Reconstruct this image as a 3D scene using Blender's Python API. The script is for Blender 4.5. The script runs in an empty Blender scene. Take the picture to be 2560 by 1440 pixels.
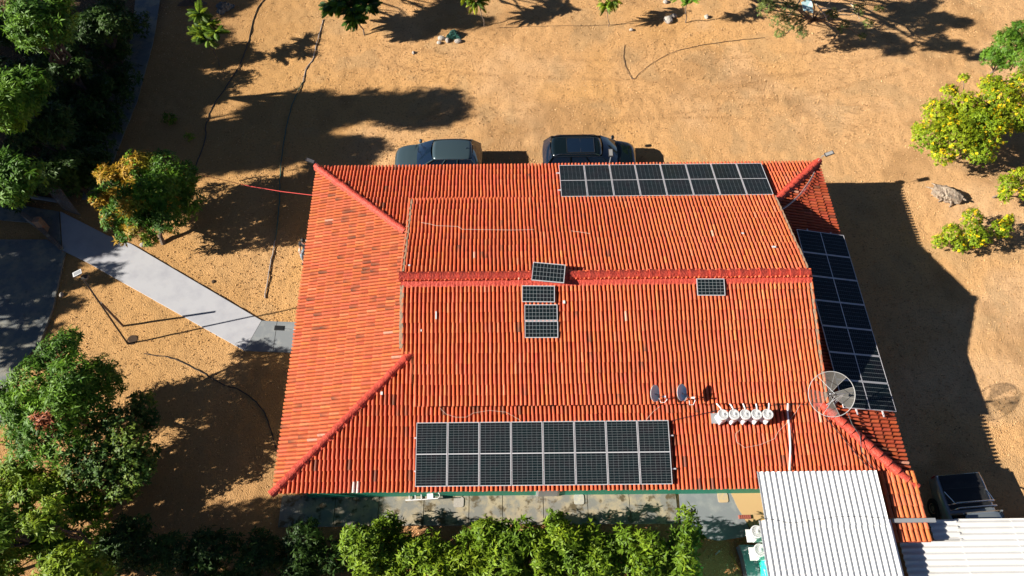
import bpy, bmesh, math, random
import numpy as np
from mathutils import Vector, Matrix, Quaternion
R = math.radians
random.seed(7); RNG = np.random.default_rng(7)
sc = bpy.context.scene
COL = sc.collection

# ------------------------------------------------------------------ camera, sky, sun, exposure
F, PITCH, ROLL, CH = 1900.0, R(59.4), 0.0101, 30.0
fwd = np.array([0, math.cos(PITCH), -math.sin(PITCH)])
_r = np.array([1.0, 0, 0]); _u = np.cross(_r, fwd)
rgt = math.cos(ROLL) * _r - math.sin(ROLL) * _u
upv = math.sin(ROLL) * _r + math.cos(ROLL) * _u
cam_d = bpy.data.cameras.new('camera'); cam = bpy.data.objects.new('camera', cam_d); COL.objects.link(cam)
cam_d.sensor_width = 36; cam_d.lens = F / 2560 * 36; cam_d.clip_end = 3000
cam.matrix_world = Matrix(((rgt[0], upv[0], -fwd[0], 0), (rgt[1], upv[1], -fwd[1], 0), (rgt[2], upv[2], -fwd[2], CH), (0, 0, 0, 1)))
sc.camera = cam

SUN_AZ, SUN_EL = R(190), R(28)
w = bpy.data.worlds.new('World'); sc.world = w; w.use_nodes = True
nt = w.node_tree; bg = nt.nodes['Background']; sky = nt.nodes.new('ShaderNodeTexSky')
sky.sky_type = 'NISHITA'; sky.sun_disc = False; sky.sun_elevation = SUN_EL
sky.sun_rotation = math.pi / 2 - SUN_AZ; sky.air_density = 0.35; sky.dust_density = 0.0
nt.links.new(sky.outputs[0], bg.inputs[0]); bg.inputs[1].default_value = 0.05
sd = bpy.data.lights.new('sun', 'SUN'); sd.energy = 5.0; sd.angle = R(0.5); sd.color = (1, 0.94, 0.84)
so = bpy.data.objects.new('sun', sd); COL.objects.link(so)
sdir = Vector((math.cos(SUN_AZ) * math.cos(SUN_EL), math.sin(SUN_AZ) * math.cos(SUN_EL), math.sin(SUN_EL)))
so.rotation_euler = sdir.to_track_quat('Z', 'Y').to_euler(); so.location = (-60, -10, 40)
sc.view_settings.view_transform = 'Standard'; sc.view_settings.look = 'None'
sc.view_settings.gamma = 1; sc.view_settings.use_curve_mapping = False
sc.view_settings.exposure = 1.13

# ------------------------------------------------------------------ helpers
def at(x, y, z=0.0):
    """where the sight line through a picture point of the survey photo meets height z"""
    d = fwd + (x - 1280) / F * rgt - (y - 720) / F * upv
    p = d * ((z - CH) / d[2]); return Vector((p[0], p[1], z))

def thing(name, label, cat, loc=(0, 0, 0), rotz=0, group=None, kind=None):
    o = bpy.data.objects.new(name, None); COL.objects.link(o)
    o.location = loc; o.rotation_euler = (0, 0, rotz); o.empty_display_size = .1
    tag(o, label, cat, group, kind); return o
def tag(o, label=None, cat=None, group=None, kind=None):
    if label: o['label'] = label
    if cat: o['category'] = cat
    if group: o['group'] = group
    if kind: o['kind'] = kind
    return o

class MB:
    def __init__(s): s.v = []; s.f = []; s.c = []; s.cur = (1, 1, 1)
    def add(s, vs, fs, c=None):
        n = len(s.v); s.v += [tuple(v) for v in vs]; s.f += [tuple(i + n for i in f) for f in fs]
        s.c += [c or s.cur] * len(vs); return s
    def box(s, cx, cy, cz, sx, sy, sz, rz=0, c=None, m=None):
        P = []
        for dz in (-.5, .5):
            for dx, dy in ((-.5, -.5), (.5, -.5), (.5, .5), (-.5, .5)):
                p = Vector((dx * sx, dy * sy, dz * sz))
                if m: p = m @ p
                if rz: p = Vector((p.x * math.cos(rz) - p.y * math.sin(rz), p.x * math.sin(rz) + p.y * math.cos(rz), p.z))
                P.append(p + Vector((cx, cy, cz)))
        return s.add(P, [(3, 2, 1, 0), (4, 5, 6, 7), (0, 1, 5, 4), (1, 2, 6, 5), (2, 3, 7, 6), (3, 0, 4, 7)], c)
    def tube(s, pts, r, seg=6, c=None, cap=True):
        pts = [Vector(p) for p in pts]; rs = [float(q) for q in r] if hasattr(r, "__len__") else [float(r)] * len(pts)
        V = []; Fc = []
        for i, p in enumerate(pts):
            t = (pts[min(i + 1, len(pts) - 1)] - pts[max(i - 1, 0)]).normalized()
            a = t.cross(Vector((0, 0, 1))) if abs(t.z) < .95 else t.cross(Vector((1, 0, 0)))
            a.normalize(); b = t.cross(a)
            for k in range(seg):
                q = 2 * math.pi * k / seg; V.append(p + rs[i] * (math.cos(q) * a + math.sin(q) * b))
        for i in range(len(pts) - 1):
            for k in range(seg):
                k2 = (k + 1) % seg; Fc.append((i * seg + k, i * seg + k2, (i + 1) * seg + k2, (i + 1) * seg + k))
        if cap: Fc.append(tuple(range(seg))); Fc.append(tuple(range((len(pts) - 1) * seg, len(pts) * seg))[::-1])
        return s.add(V, Fc, c)
    def lathe(s, prof, seg=20, o=(0, 0, 0), m=None, c=None):
        V = []; Fc = []; n = len(prof)
        for k in range(seg):
            q = 2 * math.pi * k / seg
            for r, z in prof:
                p = Vector((r * math.cos(q), r * math.sin(q), z))
                if m: p = m @ p
                V.append(p + Vector(o))
        for k in range(seg):
            k2 = (k + 1) % seg
            for i in range(n - 1): Fc.append((k * n + i, k2 * n + i, k2 * n + i + 1, k * n + i + 1))
        return s.add(V, Fc, c)
    def prism(s, pts, z0, z1, c=None):
        n = len(pts); V = [(p[0], p[1], z0) for p in pts] + [(p[0], p[1], z1) for p in pts]
        Fc = [tuple(range(n))[::-1], tuple(range(n, 2 * n))] + [(i, (i + 1) % n, n + (i + 1) % n, n + i) for i in range(n)]
        return s.add(V, Fc, c)
    def grid(s, fn, nu, nv, c=None, thick=None):
        V = [fn(i / nu, j / nv) for i in range(nu + 1) for j in range(nv + 1)]
        return s.add(V, [(i * (nv + 1) + j, (i + 1) * (nv + 1) + j, (i + 1) * (nv + 1) + j + 1, i * (nv + 1) + j + 1) for i in range(nu) for j in range(nv)], c)
    def mesh(s, name, smooth=False, shear=False, off=None):
        me = bpy.data.meshes.new(name)
        v = np.array(s.v, dtype=float)
        if shear: v[:, 0] -= .0165 * (v[:, 1] - 15)
        if off is not None: v -= np.array(off)
        me.from_pydata(v.tolist(), [], s.f)
        a = me.color_attributes.new('col', 'FLOAT_COLOR', 'POINT')
        a.data.foreach_set('color', np.hstack([np.array(s.c, dtype=np.float32), np.ones((len(s.c), 1), np.float32)]).ravel())
        if smooth: me.shade_smooth()
        me.update(); return me

def obj(name, mb, mat, parent=None, smooth=False, shear=False, local=False, bevel=0):
    off = None
    if parent is not None and not local: off = WL[parent.name]
    me = mb.mesh(name, smooth, shear, off) if isinstance(mb, MB) else mb
    o = bpy.data.objects.new(name, me); COL.objects.link(o)
    if mat is not None and not me.materials: me.materials.append(mat)
    if parent is not None: o.parent = parent
    if bevel:
        b = o.modifiers.new('bevel', 'BEVEL'); b.width = bevel; b.segments = 2; b.limit_method = 'ANGLE'
    WL[o.name] = WL[parent.name] if parent is not None and parent.name in WL else Vector((0, 0, 0))
    return o
WL = {}
_thing = thing
def thing(name, label, cat, loc=(0, 0, 0), rotz=0, group=None, kind=None):
    o = _thing(name, label, cat, loc, rotz, group, kind); WL[o.name] = Vector(loc); return o

def struct(name, mb, mat, label=None, **k):
    o = obj(name, mb, mat, None, **k); o['kind'] = 'structure'
    if label: o['label'] = label
    return o

# ------------------------------------------------------------------ materials
def pmat(name, base=(.5, .5, .5), rough=.6, metal=0, spec=.5, attr=False, var=None, var2=None, bump=None, trans=0, coat=0, alpha=1, coords='Object', stretch=None):
    m = bpy.data.materials.new(name); m.use_nodes = True; t = m.node_tree; N = t.nodes; L = t.links
    b = N['Principled BSDF']; b.inputs['Roughness'].default_value = rough; b.inputs['Metallic'].default_value = metal
    b.inputs['Specular IOR Level'].default_value = spec; b.inputs['Coat Weight'].default_value = coat
    b.inputs['Alpha'].default_value = alpha
    if attr:
        a = N.new('ShaderNodeAttribute'); a.attribute_name = 'col'; cur = a.outputs['Color']
        if base != (.5, .5, .5):
            mm = N.new('ShaderNodeMix'); mm.data_type = 'RGBA'; mm.blend_type = 'MULTIPLY'; mm.inputs['Factor'].default_value = 1
            L.new(cur, mm.inputs[6]); mm.inputs[7].default_value = (*base, 1); cur = mm.outputs[2]
    else:
        rgb = N.new('ShaderNodeRGB'); rgb.outputs[0].default_value = (*base, 1); cur = rgb.outputs[0]
    geo = N.new('ShaderNodeNewGeometry'); co = geo.outputs['Position']
    if stretch:
        mp = N.new('ShaderNodeMapping'); mp.inputs['Scale'].default_value = stretch; L.new(co, mp.inputs[0]); co = mp.outputs[0]
    for vv in (var, var2):
        if not vv: continue
        scale, lo, hi, colr = vv          # ramp limits and the colour the noise mixes in
        n = N.new('ShaderNodeTexNoise'); n.inputs['Scale'].default_value = scale; n.inputs['Detail'].default_value = 6; n.inputs['Roughness'].default_value = .62
        L.new(co, n.inputs['Vector'])
        mr = N.new('ShaderNodeMapRange'); mr.inputs[1].default_value = lo; mr.inputs[2].default_value = hi; L.new(n.outputs['Fac'], mr.inputs[0])
        mx = N.new('ShaderNodeMix'); mx.data_type = 'RGBA'; L.new(mr.outputs[0], mx.inputs['Factor']); L.new(cur, mx.inputs[6]); mx.inputs[7].default_value = (*colr, 1); cur = mx.outputs[2]
    L.new(cur, b.inputs['Base Color'])
    if bump:
        n = N.new('ShaderNodeTexNoise'); n.inputs['Scale'].default_value = bump[0]; n.inputs['Detail'].default_value = 5
        L.new(co, n.inputs['Vector']); bp = N.new('ShaderNodeBump'); bp.inputs['Strength'].default_value = bump[1]; bp.inputs['Distance'].default_value = bump[2]
        L.new(n.outputs['Fac'], bp.inputs['Height']); L.new(bp.outputs[0], b.inputs['Normal'])
    if trans:
        tr = N.new('ShaderNodeBsdfTranslucent'); L.new(cur, tr.inputs[0]); ms = N.new('ShaderNodeMixShader'); ms.inputs[0].default_value = trans
        L.new(b.outputs[0], ms.inputs[1]); L.new(tr.outputs[0], ms.inputs[2]); L.new(ms.outputs[0], N['Material Output'].inputs['Surface'])
    return m

M = {}
M['sand'] = pmat('sandy_soil', attr=True, rough=.95, spec=.15, var=(9, .52, .75, (.26, .145, .06)), var2=(38, .5, .8, (.58, .36, .17)), bump=(22, 1, .05))
M['litter'] = pmat('litter', attr=True, rough=.9, spec=.2)
M['tile'] = pmat('clay_tile', attr=True, rough=.75, spec=.3, var=(11, .53, .80, (.34, .070, .030)), var2=(45, .60, .74, (.18, .055, .032)), bump=(60, .5, .01))
M['pan'] = pmat('pan_tile', (.30, .055, .025), rough=.9, spec=.2, var=(6, .5, .7, (.16, .04, .02)))
M['redpaint'] = pmat('red_waterproof_paint', (.52, .068, .040), rough=.6, spec=.35, var=(7, .45, .7, (.34, .032, .020)), var2=(15, .6, .8, (.50, .13, .09)), bump=(16, .9, .04))
M['mortar'] = pmat('verge_mortar', (.33, .20, .12), rough=.95, var=(9, .45, .65, (.16, .14, .11)), var2=(3, .55, .7, (.42, .14, .06)), bump=(40, .8, .02))
M['green_wall'] = pmat('green_painted_wall', (.02, .27, .17), rough=.6, var=(3, .55, .8, (.03, .2, .14)))
M['beige_wall'] = pmat('beige_wall', (.34, .28, .20), rough=.9, var=(3, .5, .8, (.28, .22, .16)))
M['teal_wall'] = pmat('turquoise_wall', (.02, .60, .42), rough=.6, var=(5, .56, .62, (.55, .75, .7)))
M['white_wall'] = pmat('white_wall', (.72, .72, .68), rough=.8, var=(3, .5, .8, (.55, .55, .5)))
M['conc_new'] = pmat('smooth_concrete', (.40, .40, .42), rough=.8, var=(1.2, .45, .7, (.33, .33, .36)), var2=(7, .62, .8, (.45, .40, .36)), bump=(30, .15, .01))
M['conc_grey'] = pmat('grey_concrete', (.19, .205, .215), rough=.7, var=(2, .5, .75, (.28, .29, .28)), bump=(30, .2, .01))
M['conc_old'] = pmat('mottled_concrete', (.20, .195, .175), rough=.9, var=(1.7, .44, .60, (.36, .30, .20)), var2=(2.4, .53, .63, (.095, .070, .035)), bump=(25, .4, .01))
M['conc_slab'] = pmat('old_concrete_slab', (.15, .16, .16), rough=.9, var=(1.1, .45, .62, (.27, .25, .19)), var2=(5, .56, .75, (.09, .09, .085)), bump=(20, .5, .02))
M['tan_floor'] = pmat('tan_floor', (.52, .34, .16), rough=.6, var=(2, .5, .8, (.46, .31, .17)))
M['alu'] = pmat('aluminium_frame', (.68, .65, .67), rough=.4, metal=.3)
M['back'] = pmat('panel_grid_lines', (.27, .30, .31), rough=.18, spec=.5)
M['cell'] = pmat('solar_cell', (.006, .012, .014), rough=.16, spec=.28, var=(2.2, .4, .7, (.013, .012, .015)))
M['white_metal'] = pmat('white_metal', (.62, .62, .61), rough=.4, var=(4, .6, .8, (.6, .6, .58)))
M['grille'] = pmat('pale_grille', (.62, .62, .62), rough=.5)
M['grey_metal'] = pmat('grey_metal', (.33, .34, .35), rough=.5, metal=.3)
M['dark_metal'] = pmat('dark_metal', (.03, .028, .028), rough=.5)
M['dish_grey'] = pmat('dish_coating', (.46, .54, .56), rough=.4, var=(2, .4, .7, (.42, .52, .57)))
M['mesh_dish'] = pmat('mesh_dish_panel', (.20, .19, .17), rough=.7, alpha=.40, var=(4, .5, .7, (.20, .18, .15)))
M['rim_grey'] = pmat('dish_rim', (.42, .41, .40), rough=.5)
M['rib'] = pmat('dish_rib', (.24, .23, .22), rough=.5)
M['fibre'] = pmat('white_fibre_cement', (.80, .80, .78), rough=.75, var=(1.2, .55, .8, (.70, .68, .64)), var2=(20, .68, .8, (.5, .47, .42)))
M['fibre2'] = pmat('old_fibre_cement', (.68, .665, .64), rough=.8, var=(1.2, .5, .8, (.58, .56, .52)), var2=(12, .62, .8, (.42, .39, .34)))
M['lampcell'] = pmat('lamp_cell', (.24, .23, .22), rough=.4)
M['black_hose'] = pmat('black_hose', (.018, .018, .02), rough=.5)
M['green_hose'] = pmat('green_hose', (.02, .10, .085), rough=.5)
M['grey_hose'] = pmat('grey_hose', (.32, .29, .27), rough=.6)
M['red_hose'] = pmat('pink_red_hose', (.62, .07, .06), rough=.5)
M['wire_pale'] = pmat('pale_wire', (.62, .42, .34), rough=.6)
M['white_pipe'] = pmat('white_pipe', (.8, .79, .8), rough=.4)
M['wood'] = pmat('weathered_wood', (.22, .16, .12), rough=.9, stretch=(3, 3, 30), var=(6, .45, .7, (.10, .075, .06)), bump=(25, .9, .03))
M['bark'] = pmat('bark', (.17, .125, .09), rough=.9, var=(14, .45, .7, (.16, .12, .09)), bump=(30, .8, .01))
M['bark_shaded'] = pmat('shaded_bark', (.055, .042, .034), rough=.95)  # bark darkened to paint deep shade onto the trunks
M['rock'] = pmat('rock', (.40, .36, .31), rough=.9, var=(7, .45, .7, (.22, .19, .17)), bump=(18, .9, .03))
M['leaf'] = pmat('foliage', attr=True, rough=.55, spec=.25, trans=.14)
M['frond'] = pmat('feathery_foliage', attr=True, rough=.5, spec=.4, trans=.3)
M['paint_teal'] = pmat('slate_car_paint', (.050, .080, .092), rough=.3, metal=.3, coat=1)
M['paint_black'] = pmat('black_car_paint', (.004, .009, .010), rough=.2, metal=.2, coat=1)
M['paint_silver'] = pmat('silver_car_paint', (.30, .34, .36), rough=.3, metal=.6, coat=1)
M['glass'] = pmat('car_glass', (.006, .014, .030), rough=.04, spec=.8)
M['rubber'] = pmat('rubber', (.012, .012, .012), rough=.8)
M['chrome'] = pmat('chrome', (.6, .62, .62), rough=.18, metal=1)
M['headlight'] = pmat('headlight', (.6, .62, .65), rough=.1)
M['red_lens'] = pmat('tail_light', (.4, .02, .02), rough=.15)
M['vinyl'] = pmat('black_vinyl', (.010, .011, .012), rough=.55, var=(3, .5, .8, (.03, .026, .026)))
M['skin'] = pmat('skin', (.42, .22, .14), rough=.55)
M['hair'] = pmat('hair', (.012, .01, .01), rough=.6)
M['shirt'] = pmat('dark_shirt', (.015, .016, .022), rough=.9)
M['jeans'] = pmat('pale_jeans', (.22, .27, .32), rough=.9)
M['plastic_white'] = pmat('white_plastic', (.75, .72, .68), rough=.4)
M['cloth_blue'] = pmat('pale_blue_cloth', (.40, .62, .66), rough=.8, var=(6, .5, .7, (.65, .72, .7)))
M['tarp'] = pmat('dark_green_tarp', (.01, .07, .055), rough=.5, bump=(12, 1, .05))
M['brick'] = pmat('brick', (.33, .09, .06), rough=.9)
M['hole'] = pmat('dark_earth', (.05, .028, .014), rough=1)
M['yellow_pole'] = pmat('yellow_pole', (.45, .28, .04), rough=.6)

# ------------------------------------------------------------------ ground
def vnoise(X, Y, s, seed):
    x = X / s; y = Y / s; xi = np.floor(x).astype(np.int64); yi = np.floor(y).astype(np.int64)
    fx = x - xi; fy = y - yi; fx = fx * fx * (3 - 2 * fx); fy = fy * fy * (3 - 2 * fy)
    def h(a, b):
        n = (a * 374761393 + b * 668265263 + seed * 982451653) & 0xffffffff
        n = ((n ^ (n >> 13)) * 1274126177) & 0xffffffff
        return ((n ^ (n >> 16)) & 0xffff) / 65535.0
    return (h(xi, yi) * (1 - fx) + h(xi + 1, yi) * fx) * (1 - fy) + (h(xi, yi + 1) * (1 - fx) + h(xi + 1, yi + 1) * fx) * fy
def fbm(X, Y, s, seed, o=4): return sum(vnoise(X, Y, s / 2 ** k, seed + k) / 2 ** k for k in range(o)) / sum(1 / 2 ** k for k in range(o))
def sst(x, a, b): t = np.clip((x - a) / (b - a), 0, 1); return t * t * (3 - 2 * t)

def tracks(X, Y):
    """faint tyre tracks: pairs of ruts through the yard"""
    out = []
    for f, lim in ((lambda x: 28.2 + .045 * (x - 6) ** 1 + .010 * (x - 6) ** 2, (4, 26)), (lambda x: 31.5 - .12 * (x + 2) + .006 * (x + 2) ** 2, (-9, 20)), (lambda x: 27.2 + .9 * np.sin(x * .16), (-2, 22))):
        for o_ in (0, 1.5):
            d = np.abs(Y - f(X) - o_); wob = .6 + .8 * vnoise(X, Y, .35, 17)
            out.append(np.exp(-(d / .11) ** 2) * wob * sst(X, lim[0], lim[0] + 3) * sst(-X, -lim[1], -lim[1] + 3) * sst(fbm(X, Y, 3.0, 33, 2), .35, .55))
    return out

def soil_colour(X, Y):
    sand = np.array([.565, .315, .132]); gold = np.array([.60, .325, .120]); pale = np.array([.64, .395, .205])
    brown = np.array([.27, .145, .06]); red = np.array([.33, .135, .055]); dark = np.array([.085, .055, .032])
    def mx(c, d, f): return c * (1 - f[..., None]) + d * f[..., None]
    c = np.broadcast_to(sand, X.shape + (3,)).copy()
    c = mx(c, gold, sst(fbm(X, Y, 5, 3), .4, .65)); c = mx(c, pale, sst(fbm(X, Y, 3.2, 9), .5, .75) * .6 + .35 * sst(X, 8, 20))
    c = mx(c, brown, sst(fbm(X, Y, 2.2, 21), .52, .75) * .5)
    for tx in tracks(X, Y): c = mx(c, brown * 1.25, tx * .42)
    c = mx(c, np.array([.40, .27, .14]), sst(fbm(X, Y, 1.3, 91, 3), .56, .72) * .4)
    c = mx(c, np.array([.46, .255, .092]), sst(-X, 6, 15) * .75)  # browner ground to the west, with some lens falloff painted into the soil
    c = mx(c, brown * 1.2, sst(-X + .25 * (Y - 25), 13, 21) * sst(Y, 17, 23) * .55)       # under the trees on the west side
    c = mx(c, red, sst(-Y, -7.6, -6.6) * .85 * sst(X, -12, -7))                           # red soil of the shrub bed
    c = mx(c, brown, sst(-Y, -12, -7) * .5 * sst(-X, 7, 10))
    c = mx(c, dark, sst(-X + .05 * (Y - 20), 20.5, 21.8) * sst(Y, 22, 24))  # dark soil and litter, deepened to paint in the heavy tree shade
    return c

def axis(lo, hi, step, far):
    a = list(np.arange(lo, hi + step / 2, step)); s = step; x = a[-1]; up = []
    while x < far: s *= 1.6; x += s; up.append(x)
    s = step; x = a[0]; dn = []
    while x > -far: s *= 1.6; x -= s; dn.append(x)
    return np.array(dn[::-1] + a + up)
xs = axis(-32, 32, .13, 600); ys = axis(3, 42, .13, 600)
X, Y = np.meshgrid(xs, ys, indexing='ij')
Z = .035 * (fbm(X, Y, .9, 5, 3) - .5) + .062 * (fbm(X, Y, .30, 40, 2) - .5) + .05 * (fbm(X, Y, 6, 77, 2) - .5)
rk = np.exp(-((X - 18.2 - .12 * (Y - 28)) / 1.6) ** 2) * sst(Y, 24, 27) * sst(-Y, -37, -33)
Z += .04 * rk * np.sin(2 * np.pi * (Y + .4 * vnoise(X, Y, .8, 3)) / .33)
for tx_ in tracks(X, Y): Z -= .022 * tx_
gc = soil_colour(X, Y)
gme = bpy.data.meshes.new('ground'); nx, ny = X.shape
gme.vertices.add(nx * ny); gme.vertices.foreach_set('co', np.stack([X, Y, Z], -1).astype(np.float32).ravel())
idx = np.arange(nx * ny).reshape(nx, ny)
q = np.stack([idx[:-1, :-1], idx[1:, :-1], idx[1:, 1:], idx[:-1, 1:]], -1).reshape(-1, 4)
gme.loops.add(q.size); gme.loops.foreach_set('vertex_index', q.ravel().astype(np.int32))
gme.polygons.add(len(q)); gme.polygons.foreach_set('loop_start', np.arange(0, q.size, 4, dtype=np.int32))
gme.update(calc_edges=True)
ga = gme.color_attributes.new('col', 'FLOAT_COLOR', 'POINT')
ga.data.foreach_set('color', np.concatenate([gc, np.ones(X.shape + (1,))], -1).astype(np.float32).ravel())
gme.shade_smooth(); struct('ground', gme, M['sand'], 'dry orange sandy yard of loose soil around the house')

def quadmesh(name, V, C, mat, parent=None, per=4):
    """V (n,per,3) faces, C (n,3) colours -> one object"""
    n = len(V); me = bpy.data.meshes.new(name); V = V.reshape(-1, 3)
    if parent is not None: V = V - np.array(WL[parent.name])
    me.vertices.add(len(V)); me.vertices.foreach_set('co', V.astype(np.float32).ravel())
    me.loops.add(len(V)); me.loops.foreach_set('vertex_index', np.arange(len(V), dtype=np.int32))
    me.polygons.add(n); me.polygons.foreach_set('loop_start', np.arange(0, len(V), per, dtype=np.int32)); me.update(calc_edges=True)
    a = me.color_attributes.new('col', 'FLOAT_COLOR', 'POINT')
    a.data.foreach_set('color', np.concatenate([np.repeat(C, per, 0), np.ones((len(V), 1))], 1).astype(np.float32).ravel())
    me.materials.append(mat); o = bpy.data.objects.new(name, me); COL.objects.link(o)
    if parent is not None: o.parent = parent
    return o

def inside(px, py, poly):
    r = np.zeros(px.shape, bool); n = len(poly)
    for i in range(n):
        x0, y0 = poly[i][:2]; x1, y1 = poly[(i + 1) % n][:2]
        cnd = ((y0 > py) != (y1 > py)) & (px < (x1 - x0) * (py - y0) / (y1 - y0 + 1e-12) + x0); r ^= cnd
    return r

# concrete pieces are laid out first so that the litter can keep off them
path_main = [at(*p) for p in ((152, 530), (270, 590), (330, 612), (655, 803), (612, 878), (215, 655), (158, 628))]
path_end = [at(*p) for p in ((655, 803), (760, 807), (755, 884), (612, 878))]
path_start = [at(*p) for p in ((-60, 510), (70, 517), (149, 530), (155, 628), (95, 560), (-60, 545))]
slab_left = [at(*p) for p in ((-80, 600), (120, 600), (160, 632), (128, 770), (92, 865), (40, 930), (0, 1060), (-80, 1060))]
gutter = [at(*p) for p in ((340, -10), (402, -10), (385, 100), (345, 250), (285, 400), (235, 500), (205, 500), (225, 400), (250, 300), (300, 180), (330, 90))]
walk = [(-9.15, 7.08), (6.32, 7.08), (6.42, 8.35), (-9.1, 8.35)]
pad = [at(*p) for p in ((1697, 1226), (1825, 1224), (1880, 1340), (1795, 1352), (1740, 1340), (1702, 1312))]
tan = [at(*p) for p in ((1822, 1224), (1990, 1224), (2010, 1360), (1890, 1345), (1843, 1270))]
KEEP = [path_main, path_end, path_start, slab_left, gutter, walk, pad, tan, [(-8.6, 8.2), (14, 8.2), (14, 22.4), (-8.6, 22.4)]]

def scatter(name, n, size, cols, dens=None, label=None, seed=1, region=(-31, 31, 4, 41), flat=.5):
    rg = np.random.default_rng(seed); x = rg.uniform(region[0], region[1], n); y = rg.uniform(region[2], region[3], n)
    k = np.ones(n, bool)
    for p in KEEP: k &= ~inside(x, y, p)
    if dens: k &= rg.random(n) < dens(x, y)
    x = x[k]; y = y[k]; n = len(x)
    s = size[0] + (size[1] - size[0]) * rg.random(n) ** 2; a = rg.uniform(0, 6.28, n); asp = rg.uniform(.35, 1, n)
    base = np.stack([x, y, np.full(n, .004)], -1)
    ang = np.array([0, 2.2, 4.1]); V = np.zeros((n, 3, 3, 3)); apex = base + np.stack([rg.normal(0, .25, n) * s, rg.normal(0, .25, n) * s, .012 + s * flat * rg.uniform(.5, 1.2, n)], -1)
    pts = []
    for q in ang:
        lx = np.cos(q) * s; ly = np.sin(q) * s * asp
        pts.append(base + np.stack([lx * np.cos(a) - ly * np.sin(a), lx * np.sin(a) + ly * np.cos(a), rg.uniform(-.01, .012, n)], -1))
    for i in range(3): V[:, i, 0] = pts[i]; V[:, i, 1] = pts[(i + 1) % 3]; V[:, i, 2] = apex
    C = np.array(cols)[rg.integers(0, len(cols), n)] * rg.uniform(.75, 1.2, (n, 1))
    o = quadmesh(name, V.reshape(-1, 3, 3), np.repeat(C, 3, 0), M['litter'], per=3); o['kind'] = 'stuff'; o['label'] = label
    o['category'] = 'litter' if 'leaf' in name else 'stones'; return o
scatter('gravel', 120000, (.012, .05), [(.60, .37, .16), (.68, .45, .23), (.50, .29, .12), (.40, .22, .10)], label='small clods and pebbles strewn over the sandy yard', seed=3)
scatter('dry_leaf_litter', 60000, (.015, .045), [(.26, .15, .065), (.17, .11, .05), (.34, .20, .085)], dens=lambda x, y: .22 + .78 * sst(fbm(x, y, 2.0, 63), .5, .72), label='brown dry leaves and twigs strewn over the sand', seed=5, flat=.3)

# ------------------------------------------------------------------ paths, slabs, walkway
def slab(name, pts, z, mat, parent=None, c=None):
    mb = MB().prism(pts, -.15, z); return obj(name, mb, mat, parent, bevel=.008) if parent is not None else struct(name, mb, mat, c)
pth = thing('path', None, None, (0, 0, 0), kind='structure'); pth['label'] = 'pale concrete path running diagonally to the west side of the house'
slab('path_slab', path_main, .07, M['conc_new'], pth)
pe = path_end; mA = (pe[0] + pe[1]) / 2 + Vector((-.25, 0, 0)); mB = (pe[2] + pe[3]) / 2
slab('path_slab', [pe[0], mA, mB, pe[3]], .062, M['conc_grey'], pth); slab('path_slab', [mA + Vector((.015, 0, 0)), pe[1], pe[2], mB + Vector((.015, 0, 0))], .06, M['conc_grey'], pth)
slab('path_slab', path_start, .05, M['conc_slab'], pth)
struct('concrete_yard', MB().prism(slab_left, -.15, .05), M['conc_slab'], 'mottled old concrete slab at the left edge')
struct('drain_channel', MB().prism(gutter, -.15, .04), M['conc_slab'], 'dark concrete drain strip beside the trees')
wk = thing('walkway', None, None, kind='structure'); wk['label'] = 'row of stained concrete slabs along the south wall'
jx = [-9.15] + [at(x, 1275).x for x in (838, 947, 1060, 1173, 1257, 1359, 1470, 1575)] + [6.37]
for i in range(9):
    a, b = jx[i] + .012, jx[i + 1] - .012; zz = .085 + random.uniform(-.006, .006)
    slab('walkway_slab', [(a, 7.08), (b, 7.08), (b, 8.3), (a, 8.3)], zz, M['conc_old'], wk)
struct('floor_pad', MB().prism(pad, -.1, .06), M['conc_grey'], 'smooth grey concrete pad at the east end of the walkway')
struct('tiled_floor', MB().prism(tan, -.1, .067), M['tan_floor'], 'tan floor beside the white corrugated roof')
def cover(px, py, s, m, label, z=.09):
    p = at(px, py); mb = MB(); n = 20; pts = []
    for k in range(n):
        q = 2 * math.pi * k / n; cx, sy = math.cos(q), math.sin(q)
        pts.append((p.x + s * math.copysign(abs(cx) ** .4, cx), p.y + s * math.copysign(abs(sy) ** .4, sy)))
    return tag(obj('manhole_cover', mb.prism(pts, z - .05, z + .018), m), label, 'manhole cover')
cover(1147, 1257, .2, pmat('cover_concrete', (.42, .38, .33), rough=.9, var=(60, .45, .55, (.30, .27, .25))), 'pale rounded square cover in the third walkway slab beside the ladder')
cover(1447, 1250, .2, pmat('cover_concrete_pale', (.38, .37, .34), rough=.9, var=(8, .45, .65, (.5, .45, .35))), 'whitish cover with two lifting holes midway along the walkway')
cover(1806, 1245, .2, pmat('cover_sandy', (.50, .36, .20), rough=.9, var=(8, .45, .65, (.4, .33, .25))), 'sandy coloured cover on the smooth grey pad', .07)

# ------------------------------------------------------------------ the house and its tiled roofs
XW, XE, YS, YN, EZ = -8.79, 14.28, 7.65, 22.69, 2.72
SK = .25                                                      # pitch of the lower (skirt) roofs
GXW, GXE, GYS, GYN, GYR, GZ, GS = -4.22, 11.43, 10.5, 19.95, 15.25, 3.78, .277
RZ = GZ + GS * (GYR - GYS)
def sh(p): return Vector((p[0] - .0165 * (p[1] - 15), p[1], p[2]))
zS = lambda x, y: EZ + SK * (y - YS); zN = lambda x, y: EZ + SK * (YN - y)
zW = lambda x, y: EZ + SK * (x - XW); zE = lambda x, y: EZ + SK * (XE - x)
gS = lambda x, y: GZ + GS * (y - GYS); gN = lambda x, y: GZ + GS * (GYN - y) * (GYR - GYS) / (GYN - GYR)
house = thing('house', 'long single storey house with orange clay tile roof and green walls', 'house', (0, 0, 0))
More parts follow.
